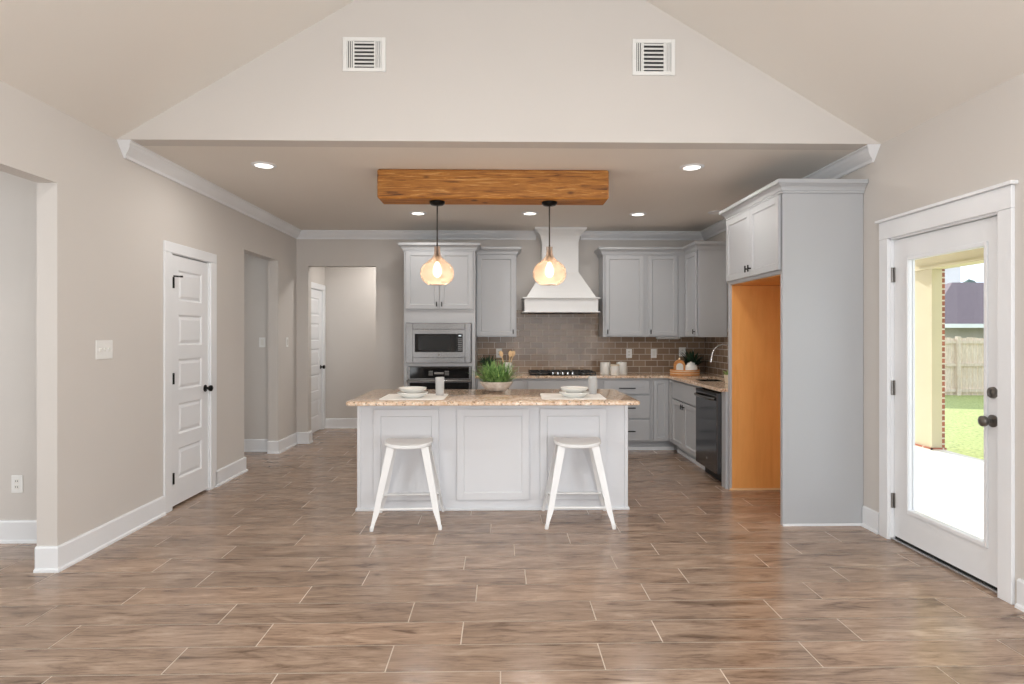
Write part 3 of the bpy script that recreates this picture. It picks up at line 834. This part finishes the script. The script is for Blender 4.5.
def rrect(ins, z):
    out = []
    for cx, cy, a0 in ((x1 - rc, y1 - rc, 0), (x0 + rc, y1 - rc, 90), (x0 + rc, y0 + rc, 180), (x1 - rc, y0 + rc, 270)):
        for k in range(7):
            a = math.radians(a0 + 15 * k); out.append((cx + (rc - ins) * math.cos(a), cy + (rc - ins) * math.sin(a), z))
    return out
loft(bm, [rrect(.008, .8815), rrect(.001, .885), rrect(0, .889), rrect(0, .902), rrect(.003, .907), rrect(.010, .912)])
tag(obj('island_top', bm, 'granite', None, SM), 'tan speckled granite slab on the kitchen island', 'countertop')

# ------------------------------------------------------------------ stools
def make_stool(label):
    t = thing('bar_stool', label, 'stool', (0, 0, 0), 0, 'white metal bar stools at the island')
    # saddle seat, dished across its width
    bm = bmesh.new(); nx, ny, hw, hd_ = 20, 12, .177, .145
    def pt(u, v, low):
        k = 4.0
        x, y = hw * u, hd_ * v
        # superellipse-like rounding of the outline
        s = max(abs(u), abs(v)); n = (abs(u) ** k + abs(v) ** k) ** (1 / k) or 1
        f = (s / n) if s > 0 else 1
        x *= f; y *= f
        z = .600 + .013 * (x / hw) ** 2 - .010 * max(0, abs(y / hd_) - .7) ** 2 / .09
        return (x, y, z - (.026 if low else 0))
    g = {}
    for low in (0, 1):
        for i in range(nx + 1):
            for j in range(ny + 1):
                g[low, i, j] = bm.verts.new(pt(-1 + 2 * i / nx, -1 + 2 * j / ny, low))
        for i in range(nx):
            for j in range(ny):
                q = [g[low, i, j], g[low, i + 1, j], g[low, i + 1, j + 1], g[low, i, j + 1]]
                bm.faces.new(q if not low else q[::-1])
    rim = [(i, 0) for i in range(nx)] + [(nx, j) for j in range(ny)] + [(i, ny) for i in range(nx, 0, -1)] + [(0, j) for j in range(ny, 0, -1)]
    for a, b in zip(rim, rim[1:] + rim[:1]):
        bm.faces.new((g[1, a[0], a[1]], g[1, b[0], b[1]], g[0, b[0], b[1]], g[0, a[0], a[1]]))
    o = obj('seat', bm, 'stoolwhite', t, SM)
    bv = o.modifiers.new('round', 'BEVEL'); bv.width = .006; bv.segments = 3; bv.limit_method = 'ANGLE'
    # folded-steel legs, wide at the top, pinched at the foot
    for sx in (-1, 1):
        for sy in (-1, 1):
            secs = [(0, .578, .056), (.12, .51, .054), (.5, .30, .046), (.80, .125, .041), (.93, .05, .026), (1.0, .0, .022)]
            rings = []
            for s, z, w in secs:
                cx = sx * (.152 + .102 * s); cy = sy * (.118 + .117 * s)      # outer corner line
                th = .005
                ox, oy = -sx, -sy
                rings.append([(cx, cy, z), (cx + ox * w, cy, z), (cx + ox * w, cy + oy * th, z), (cx + ox * th, cy + oy * th, z), (cx + ox * th, cy + oy * w * .8, z), (cx, cy + oy * w * .8, z)])
            bm = bmesh.new(); loft(bm, rings)
            lathe(bm, [(.011, 0), (.013, .004), (.013, .02), (.010, .034)], 12, (sx * .244, sy * .227, 0))
            obj('leg', bm, 'stoolwhite', t)
    s = .78; ex, ey, z = .152 + .102 * s - .012, .118 + .117 * s - .012, .145
    for a, b in (((-ex, -ey), (ex, -ey)), ((-ex, ey), (ex, ey)), ((-ex, -ey), (-ex, ey)), ((ex, -ey), (ex, ey))):
        bm = bmesh.new(); tube(bm, [(a[0], a[1], z), (b[0], b[1], z)], .009, 10); obj('footrest_bar', bm, 'stoolwhite', t, SM)
    return t
st = make_stool('white metal saddle-seat bar stool at the island, in front of the left placemat')
st.location = (-.688, 4.535, 0); st.rotation_euler = (0, 0, math.radians(3))
dup(st, (.580, 4.545, 0), math.radians(-1), 'white metal saddle-seat bar stool at the island, in front of the right placemat')

# ------------------------------------------------------------------ beam and pendants
bm = B((-.994, 4.85, 2.502, .88, 5.09, ZC - .0005), bevel=.012, seg=1)
tag(obj('ceiling_beam', bm, 'beam'), 'rustic honey-brown wooden beam fixed under the kitchen ceiling', 'beam')
def pendant(x, y, label):
    t = thing('pendant_lamp', label, 'pendant lamp', (x, y, 2.502), 0, 'pendants under the beam')
    bm = bmesh.new(); lathe(bm, [(0, 0), (.064, 0), (.064, -.014), (.05, -.028), (.012, -.034), (0, -.036)], 28); obj('canopy', bm, 'black', t, SM)
    bm = bmesh.new(); tube(bm, [(0, 0, -.03), (0, 0, -.45)], .0055, 8); obj('cord', bm, 'bronze', t, SM)
    bm = bmesh.new(); lathe(bm, [(0, -.36), (.007, -.36), (.009, -.44), (.019, -.45), (.019, -.50), (0, -.50)], 18); obj('socket', bm, 'bronze', t, SM)
    bm = bmesh.new()
    prof = [(.027, -.372), (.025, -.385), (.025, -.41), (.027, -.435), (.037, -.455), (.054, -.474), (.072, -.489), (.092, -.504), (.112, -.521), (.128, -.542), (.137, -.566), (.140, -.590), (.138, -.614), (.130, -.638), (.116, -.658), (.098, -.673), (.082, -.683), (.072, -.688)]
    lathe(bm, prof, 64, cap=False)
    obj('glass_shade', bm, 'amber', t, 3.1)
    bm = bmesh.new(); lathe(bm, [(.012, -.50), (.016, -.515), (.030, -.55), (.034, -.58), (.028, -.605), (.012, -.62), (0, -.622)], 20); obj('bulb', bm, 'bulb', t, 3.1)
    light('pendant_glow', 'POINT', (0, 0, -.66), 1.7, (1.0, .80, .60), .03, parent=t)
    return t
pendant(-.523, 4.97, 'amber glass pendant lamp hanging from the left half of the wooden beam')
pendant(.406, 4.97, 'amber glass pendant lamp hanging from the right half of the wooden beam')

# ------------------------------------------------------------------ recessed lights
def can(x, y, label, on=True, e=7.0):
    t = thing('recessed_light', label, 'ceiling light', (x, y, ZC), 0, 'recessed kitchen ceiling lights')
    bm = bmesh.new(); lathe(bm, [(.064, -.002), (.070, -.010), (.090, -.006), (.096, -.001), (.096, 0), (.064, 0)], 32); obj('trim_ring', bm, 'trim', t, SM)
    bm = bmesh.new(); lathe(bm, [(0, -.001), (.064, -.001), (.064, -.006), (0, -.007)], 28); obj('lens', bm, 'lens' if on else 'plastic', t)
    if on: light('recessed_glow', 'AREA', (0, 0, -.02), e, WARM, .13, parent=t)
CAN_E = 6.5
can(-1.864, 4.766, 'lit recessed ceiling light near the left crown moulding', e=CAN_E)
can(1.527, 4.757, 'lit recessed ceiling light between the beam and the fridge enclosure', e=CAN_E)
can(-.906, 6.609, 'lit recessed ceiling light in front of the oven cabinet', e=CAN_E)
can(.324, 6.59, 'lit recessed ceiling light in front of the range hood', e=CAN_E)
can(1.522, 6.617, 'lit recessed ceiling light in front of the right wall cabinets', e=CAN_E)
can(2.36, 6.5, 'unlit recessed ceiling light above the sink', on=False)
light('hall_ceiling_glow', 'AREA', (-1.5, 8.5, 2.70), 18, WARM, .3)

# ------------------------------------------------------------------ air vents on the gable
def vent(x, z, w, h, label, lr):
    t = thing('air_vent', label, 'air vent', (x, YG, z), 0, 'air vents on the gable')
    f = .028; fz = .026
    obj('backing', B((f, -.006, fz, w - f, -.0005, h - fz)), 'vent_dark', t)
    obj('frame', B((0, -.014, 0, f, 0, h), (w - f, -.014, 0, w, 0, h), (f, -.014, 0, w - f, 0, fz), (f, -.014, h - fz, w - f, 0, h),
                   (f + .040, -.013, fz, f + .052, 0, h - fz), (w - f - .052, -.013, fz, w - f - .040, 0, h - fz), bevel=.002, seg=1), 'plastic', t)
    xa, xb = f + .052, w - f - .052
    n = 7; st_ = (h - 2 * fz) / n
    bm = bmesh.new()
    for k in range(n):
        zc = fz + st_ * (k + .5)
        loft(bm, [[(xx, -.014, zc - .004), (xx, -.013, zc - .006), (xx, -.003, zc + .012), (xx, -.004, zc + .014)] for xx in (xa, xb)])
    obj('louvres', bm, 'plastic', t)
    for a in (f, w - f - .040):
        bm = bmesh.new()
        for k in range(3):
            s_ = -1 if (a == f) == (lr > 0) else 1
            xc = a + .007 + k * .013
            loft(bm, [[(xc - .003, -.013, zz), (xc + .003, -.013, zz), (xc + .003 + s_ * .005, -.004, zz), (xc - .003 + s_ * .005, -.004, zz)] for zz in (fz, h - fz)])
        obj('side_louvres', bm, 'plastic', t)
    obj('lever', B((.010, -.022, h * .44, .016, -.014, h * .56)), 'plastic', t)
vent(-1.086, 3.214, .295, .236, 'white air vent on the gable above the left pendant', 1)
vent(.916, 3.206, .298, .250, 'white air vent on the gable above the beam\'s right end', -1)

# ------------------------------------------------------------------ switches and outlets
def plate(name, label, cat, loc, rz, w=.075, h=.118, kind='rocker', n=1):
    t = thing(name, label, cat, loc, rz)
    obj('cover_plate', B((-w / 2, -.006, -h / 2, w / 2, 0, h / 2), bevel=.002), 'plastic', t)
    for i in range(n):
        cx = (i - (n - 1) / 2) * .046
        if kind == 'toggle':
            o = B((cx - .006, -.008, -.013, cx + .006, -.006, .013)); box(o, cx - .0045, -.018, .002, cx + .0045, -.007, .010)
            obj('toggle', o, 'ceramic', t)
        elif kind == 'rocker':
            obj('rocker', B((cx - .017, -.009, -.034, cx + .017, -.006, .034), bevel=.001), 'ceramic', t)
        else:
            for zz in (-.02, .02):
                s = obj('socket', B((cx - .015, -.008, zz - .014, cx + .015, -.006, zz + .014), bevel=.001), 'ceramic', t)
                obj('slots', B((cx - .008, -.0085, zz - .004, cx - .005, -.008, zz + .006), (cx + .005, -.0085, zz - .004, cx + .008, -.008, zz + .006)), 'dark', s)
    return t
plate('light_switch', 'white three-gang switch plate on the left wall before the pantry door', 'light switch', (XL, 4.03, 1.303), PI / 2, .165, .125, 'toggle', 3)
plate('light_switch', 'white switch plate on the wall inside the narrow passage', 'light switch', (-2.862, 7.27, 1.312), 0, kind='rocker')
plate('light_switch', 'white switch plate between the passage opening and the back corner', 'light switch', (XL, 7.44, 1.312), PI / 2, kind='rocker')
plate('wall_outlet', 'white outlet low on the side room wall', 'outlet', (-3.265, 4.12, .393), 0, kind='outlet')
TY = YB - .011
plate('wall_outlet', 'white outlet on the backsplash behind the leafy bowl plant', 'outlet', (-.02, TY, 1.165), 0, kind='outlet')
plate('wall_outlet', 'white outlet on the backsplash above the white canisters', 'outlet', (1.672, TY, 1.16), 0, kind='outlet')
plate('light_switch', 'white switch plate on the backsplash between canisters and wooden tray', 'light switch', (1.995, TY, 1.16), 0, kind='rocker')
plate('wall_outlet', 'white outlet on the backsplash above the wooden tray', 'outlet', (2.37, TY, 1.18), 0, w=.09, kind='outlet')

# ------------------------------------------------------------------ foliage helper
def blades(bm, n, base_r, spread, h0, h1, w, rng, bend=.6, z0=0.0, segs=5):
    for i in range(n):
        a = rng.uniform(0, 2 * PI); r = base_r * math.sqrt(rng.random())
        L = rng.uniform(h0, h1); lean = rng.uniform(.1, 1.0) * spread
        ww = w * rng.uniform(.7, 1.2)
        a2 = a + rng.uniform(-.5, .5)
        d = Vector((math.cos(a2), math.sin(a2), 0)); s = Vector((-d.y, d.x, 0))
        p = Vector((r * math.cos(a), r * math.sin(a), z0))
        L_ = L / segs; ang = lean * .5
        va = vb = None
        for k in range(segs + 1):
            tk = k / segs; wk = ww * (0.55 + .9 * tk) * (1 - tk) ** .6 if k < segs else 0.0004
            q1, q2 = bm.verts.new(p + s * wk), bm.verts.new(p - s * wk)
            if va: bm.faces.new((va, vb, q2, q1))
            va, vb = q1, q2
            p = p + (d * math.sin(ang) + Vector((0, 0, math.cos(ang)))) * L_
            ang += lean * bend / segs * 1.6
    return bm

# plant in a bowl on the island
rng = random.Random(3)
t = thing('bowl_plant', 'spiky green plant in a pale stone bowl on the island', 'plant', (-.035, 5.215, .9125))
bm = bmesh.new(); lathe(bm, [(0, 0), (.065, 0), (.09, .012), (.125, .05), (.148, .085), (.14, .088), (.118, .055), (.09, .05), (0, .05)], 36); obj('bowl', bm, 'stonebowl', t, SM)
bm = bmesh.new(); lathe(bm, [(0, .051), (.112, .051), (.118, .062), (0, .07)], 24); obj('soil', bm, 'soil', t)
bm = bmesh.new(); blades(bm, 420, .10, 2.0, .12, .225, .0068, rng, bend=.18, z0=.065); obj('foliage', bm, 'leaf', t)

def leafy(t, n, r, h0, h1, w, mat, z0, seed, spread=1.0):
    bm = bmesh.new(); blades(bm, n, r, spread, h0, h1, w, random.Random(seed), z0=z0, segs=5); obj('foliage', bm, mat, t)
# dark potted plant on the back worktop beside the oven cabinet
t = thing('potted_plant', 'dark green leafy potted plant on the back worktop beside the oven cabinet', 'plant', (-.16, 7.42, CZ1 + .0005))
bm = bmesh.new(); lathe(bm, [(0, 0), (.05, 0), (.062, .10), (.056, .10), (.046, .02), (0, .02)], 24); obj('pot', bm, 'pewter', t, SM)
leafy(t, 60, .045, .12, .20, .020, 'leafdark', .06, 4, .9)
# utensil crock with wooden spoons
t = thing('utensil_crock', 'white ceramic utensil crock on the back worktop', 'crock', (.085, 7.40, CZ1 + .0005))
bm = bmesh.new(); lathe(bm, [(0, 0), (.05, 0), (.056, .02), (.056, .13), (.05, .15), (.046, .15), (.05, .125), (.05, .02), (0, .015)], 28); obj('vessel', bm, 'ceramic', t, SM)
for i, (dx, dy, kind) in enumerate(((-.075, .005, 'slotted'), (.035, -.012, 'round'), (.070, .01, 'flat'))):
    s = thing('wooden_spoon', {'slotted': 'wooden spoon leaning left in the white utensil crock', 'round': 'wooden spoon in the middle of the white utensil crock', 'flat': 'wooden spoon leaning right in the white utensil crock'}[kind], 'spoon', (.085, 7.40, CZ1 + .018), 0, 'spoons in the crock')
    bm = bmesh.new(); p0 = Vector((dx * .12, dy, 0)); p1 = Vector((dx * .9, dy * 1.6, .205))
    tube(bm, [p0, p0.lerp(p1, .5), p1], .006, 8); obj('shaft', bm, 'spoon', s, SM)
    bm = bmesh.new()
    u = (p1 - p0).normalized()
    prof = [(.002, -.012), (.014, .0), (.024, .022), (.026, .042), (.018, .064), (.002, .074)]
    lathe(bm, prof, 16)
    bmesh.ops.scale(bm, vec=(1, .28, 1), verts=bm.verts)
    bmesh.ops.transform(bm, matrix=Matrix.Translation(p1) @ Vector((0, 0, 1)).rotation_difference(u).to_matrix().to_4x4(), verts=bm.verts)
    obj('spoon_bowl', bm, 'spoon', s, SM)

# canisters
def canister(x, y, r, h, label, lid):
    t = thing('canister', label, 'canister', (x, y, CZ1 + .0005), 0, 'white canisters on the back worktop')
    bm = bmesh.new(); lathe(bm, [(0, 0), (r - .004, 0), (r, .005), (r, h - .02), (r - .004, h - .018), (0, h - .018)], 30); obj('vessel', bm, 'ceramic', t, SM)
    bm = bmesh.new(); lathe(bm, [(0, h - .019), (r + .001, h - .019), (r + .001, h - .003), (r - .004, h), (0, h)], 30); obj('lid', bm, lid, t, SM)
canister(1.298, 7.42, .064, .152, 'tall white canister farthest left of the three, nearest the cooktop', 'ceramic')
canister(1.397, 7.31, .056, .128, 'small front canister with cream lid among the three', 'cream')
canister(1.502, 7.42, .064, .152, 'tall white canister on the tray side of the three', 'ceramic')

# tray group in the corner
TX, TYY = 2.245, 7.27
t = thing('serving_tray', 'round wooden serving tray in the worktop corner', 'tray', (TX, TYY, CZ1 + .0005))
bm = bmesh.new(); lathe(bm, [(0, 0), (.172, 0), (.176, .004), (.176, .068), (.164, .068), (.164, .012), (0, .012)], 44); obj('dish', bm, 'tray', t, SM)
bm = bmesh.new()
for k in range(2): lathe(bm, [(.1755, .022 + k * .028), (.1785, .022 + k * .028), (.1785, .028 + k * .028), (.1755, .028 + k * .028)], 44)
obj('band', bm, 'cream', t, SM)
t = thing('arch_ornament', 'small wooden arch ornament with white centre standing in the tray', 'ornament', (TX - .078, TYY - .04, CZ1 + .0135))
def arch(hw, hh, y0, y1, z0=0):
    pts = [(-hw, z0)] + [(-hw * math.cos(PI * k / 14), z0 + hh - hw + hw * math.sin(PI * k / 14)) for k in range(15)] + [(hw, z0)]
    return [[(x, y, z) for x, z in pts] for y in (y0, y1)]
bm = bmesh.new(); loft(bm, arch(.068, .175, -.012, .012)); obj('arch', bm, 'tray', t)
bm = bmesh.new(); loft(bm, arch(.042, .135, -.018, -.012)); obj('inset', bm, 'ceramic', t)
bm = bmesh.new(); lathe(bm, [(.012, .172), (.012, .19), (.004, .2), (0, .2)], 14); obj('finial', bm, 'cream', t)
t = thing('jar', 'squat white ceramic jar in the tray', 'jar', (TX + .066, TYY - .03, CZ1 + .0135))
bm = bmesh.new(); lathe(bm, [(0, 0), (.055, 0), (.074, .025), (.078, .07), (.066, .105), (.045, .118), (.045, .126), (0, .126)], 30); obj('vessel', bm, 'ceramic', t, SM)
bm = bmesh.new(); lathe(bm, [(0, .1265), (.047, .1265), (.045, .136), (.012, .142), (.012, .150), (0, .152)], 24); obj('lid', bm, 'ceramic', t, SM)
t = thing('potted_plant', 'dark trailing plant behind the tray in the corner', 'plant', (2.43, 7.56, CZ1 + .0005))
bm = bmesh.new(); lathe(bm, [(0, 0), (.055, 0), (.07, .12), (.063, .12), (.05, .02), (0, .02)], 24); obj('pot', bm, 'pewter', t, SM)
leafy(t, 90, .05, .14, .26, .022, 'leafdark', .08, 9, 1.5)
t = thing('succulent_pot', 'small cream pot with a pale succulent by the sink', 'plant', (2.305, 6.02, CZ1 + .0005))
bm = bmesh.new(); lathe(bm, [(0, 0), (.032, 0), (.048, .085), (.043, .085), (.03, .02), (0, .02)], 24); obj('pot', bm, 'cream', t, SM)
leafy(t, 40, .03, .05, .09, .010, 'leafpale', .06, 12, 1.1)

# ------------------------------------------------------------------ place settings
def setting(x, y, side, tx, ty, rot):
    m = bmesh.new()
    hw, hd_ = .245, .215
    pts = []
    for cx, cy, a0 in ((hw - .03, hd_ - .03, 0), (-hw + .03, hd_ - .03, 90), (-hw + .03, -hd_ + .03, 180), (hw - .03, -hd_ + .03, 270)):
        for k in range(5):
            a = math.radians(a0 + 22.5 * k); pts.append((cx + .03 * math.cos(a), cy + .03 * math.sin(a)))
    loft(m, [[(px, py, z) for px, py in pts] for z in (0, .004)])
    o = obj('placemat', m, 'linen', None, None, (x, y, .9123)); o.rotation_euler = (0, 0, rot)
    tag(o, f'white linen placemat on the {side} half of the island', 'placemat', 'placemats on the island')
    px = x + (-.012 if side == 'left' else .012)
    bm = bmesh.new(); lathe(bm, [(0, 0), (.075, 0), (.08, .004), (.11, .024), (.121, .036), (.118, .039), (.105, .030), (.078, .012), (0, .010)], 44)
    tag(obj('dinner_plate', bm, 'ceramic', None, SM, (px, y - .045, .9166)), f'wide white plate under the smaller bowl on the {side} placemat', 'plate', 'plates on the island')
    bm = bmesh.new(); lathe(bm, [(0, 0), (.06, 0), (.064, .004), (.10, .022), (.110, .040), (.106, .041), (.094, .026), (.06, .012), (0, .010)], 44)
    tag(obj('bowl', bm, 'ceramic', None, SM, (px, y - .045, .9166 + .033)), f'shallow white bowl stacked on the {side} placemat plate', 'bowl', 'bowls on the island')
    bm = bmesh.new(); seg = 48; h = .145
    def ring(r, z, rib): return [((r + (rib * (k % 2))) * math.cos(2 * PI * k / seg), (r + (rib * (k % 2))) * math.sin(2 * PI * k / seg), z) for k in range(seg)]
    loft(bm, [ring(.029, 0, 0), ring(.031, .004, .002), ring(.034, h - .006, .002), ring(.034, h, 0), ring(.031, h, 0), ring(.028, .012, 0)])
    tag(obj('tumbler', bm, 'ribbed', None, None, (tx, ty, .9166)), f'tall ribbed glass tumbler on the {side} placemat', 'glass', 'tumblers on the island')
def ribbed():
    w = NT('ribbed_frosted_glass')
    tr = w.n('ShaderNodeBsdfTransparent', Color=(.95, .96, .96, 1)); df = w.n('ShaderNodeBsdfTranslucent', Color=(.85, .86, .86, 1)); d2 = w.n('ShaderNodeBsdfDiffuse', Color=(.8, .8, .8, 1)); gl = w.n('ShaderNodeBsdfGlossy', Roughness=.1)
    m0 = w.n('ShaderNodeMixShader'); m0.inputs[0].default_value = .6
    m1 = w.n('ShaderNodeMixShader'); m1.inputs[0].default_value = .5
    m2 = w.n('ShaderNodeMixShader'); fr = thin_fresnel(w, 1.5)
    w.l(df.outputs[0], m0.inputs[1]); w.l(d2.outputs[0], m0.inputs[2])
    w.l(tr.outputs[0], m1.inputs[1]); w.l(m0.outputs[0], m1.inputs[2])
    w.l(fr, m2.inputs[0]); w.l(m1.outputs[0], m2.inputs[1]); w.l(gl.outputs[0], m2.inputs[2])
    w.l(m2.outputs[0], w.out.inputs[0]); w.t.nodes.remove(w.b); return w.m
M['ribbed'] = ribbed()
setting(-.672, 4.735, 'left', -.488, 4.84, 0)
setting(.565, 4.735, 'right', .755, 4.90, math.radians(-2))

# ------------------------------------------------------------------ outdoors, seen through the glass door
PZ = -.10
struct(obj('ground_patio', B((XR + .15, -6, PZ - .2, 5.8, 16, PZ)), 'concrete'), 'white sunlit concrete patio outside the door', 'patio')
bm = bmesh.new()
loft(bm, [[(5.8, y, PZ - .04), (12, y, -.28), (40, y, -.55)] for y in (-12, 60)], cap=False, closed=False)
struct(obj('ground_lawn', bm, 'lawn'), 'green lawn beyond the patio', 'lawn')
pc = thing('porch_column', 'cream porch column with a brick edge at the patio corner', 'column', (5.635, 7.73, PZ))
obj('shaft', B((0, 0, 0, .133, .62, 2.36)), 'porch', pc)
obj('trim_board', B((-.012, -.012, 0, .02, .03, 2.36), (-.012, .59, 0, .02, .63, 2.36)), 'porch', pc)
obj('brick_face', B((.134, .002, 0, .172, .62, 2.36)), 'brick', pc)
obj('footing', B((-.03, -.03, 0, -.013, .65, .03), (-.03, -.03, 0, .172, -.013, .03)), 'brick', pc)
pb = thing('porch_beam', 'cream porch beam across the top of the column', 'beam', (5.6, 3.0, 2.262))
obj('fascia', B((0, 0, 0, .2, 5.35, .26)), 'porch', pb)
obj('soffit_board', B((-.03, 0, .0, 0, 5.3, .03)), 'porch', pb)
pr = thing('porch_roof', 'cream porch ceiling over the patio', 'porch roof', (XR + .16, 3.0, 2.52))
obj('ceiling_boards', B((0, 0, 0, 3.1, 5.4, .08)), 'porch', pr)
# fence along X
fe = thing('wooden_fence', 'pale wooden privacy fence with horizontal rails across the lawn', 'fence', (8.0, 16.6, -.5))
gz = lambda x: 0.0
px = 0.0
while px < 9.5:
    bm = bmesh.new(); n = 0
    x = px
    while x < px + 2.4 - .01:
        h = 1.82 + rng.uniform(-.015, .015)
        box(bm, x + .004, .0, .03, x + .14, .02, h); x += .15
    obj('picket_panel', bm, 'fence', fe)
    px += 2.4
for i in range(5): obj('post', B((i * 2.4 - .05, -.10, 0, i * 2.4 + .05, -.001, 1.86), bevel=.005), 'fence', fe)
for z in (.30, 1.02, 1.66): obj('rail', B((0, -.045, z, 9.6, -.001, z + .09)), 'fence', fe)
# neighbour's house
nh = thing('house', 'neighbouring grey-brick house with a dark shingle roof behind the fence', 'house', (0, 0, -.8))
obj('wall', B((21.9, 30.2, 0, 40, 42, 2.72)), 'greybrick', nh)
bm = bmesh.new()
loft(bm, [[(21.3, 29.6, 2.66), (41, 29.6, 2.66), (41, 43, 2.66), (21.3, 43, 2.66)], [(21.3, 29.6, 2.74), (41, 29.6, 2.74), (41, 43, 2.74), (21.3, 43, 2.74)], [(27.5, 36, 5.4), (36.0, 36, 5.4), (36, 36.2, 5.4), (27.5, 36.2, 5.4)]])
obj('roof', bm, 'shingle', nh)
obj('fascia', B((21.2, 29.5, 2.56, 41.1, 29.6, 2.76)), 'trim', nh)
nb = thing('house', 'pale blue-white house side rising left of the dark roof', 'house', (0, 0, -.8))
obj('wall', B((30.0, 44.5, 0, 34.6, 52, 7.6)), 'plastic', nb)
bm = bmesh.new(); loft(bm, [[(29.8, 44.2, 7.6), (34.8, 44.2, 7.6), (32.3, 44.2, 9.4)], [(29.8, 52.3, 7.6), (34.8, 52.3, 7.6), (32.3, 52.3, 9.4)]]); obj('roof', bm, 'shingle', nb)
tr = thing('tree', 'blue-green tree crown above the neighbouring roof', 'tree', (43.5, 56, -.6))
bm = bmesh.new(); tube(bm, [(0, 0, 0), (.1, 0, 3.0), (0, .1, 5.0)], .2, 10, [.28, .2, .12]); obj('trunk', bm, 'soil', tr, SM)
bm = bmesh.new()
for i in range(26):
    q = bmesh.ops.create_icosphere(bm, subdivisions=2, radius=rng.uniform(.5, .95))
    o_ = Vector((rng.uniform(-2.4, 2.4), rng.uniform(-1, 1), 5.2 + rng.uniform(-.9, 1.0)))
    for v in q['verts']: v.co = v.co * rng.uniform(.85, 1.15) + o_
obj('crown', bm, 'treeleaf', tr)
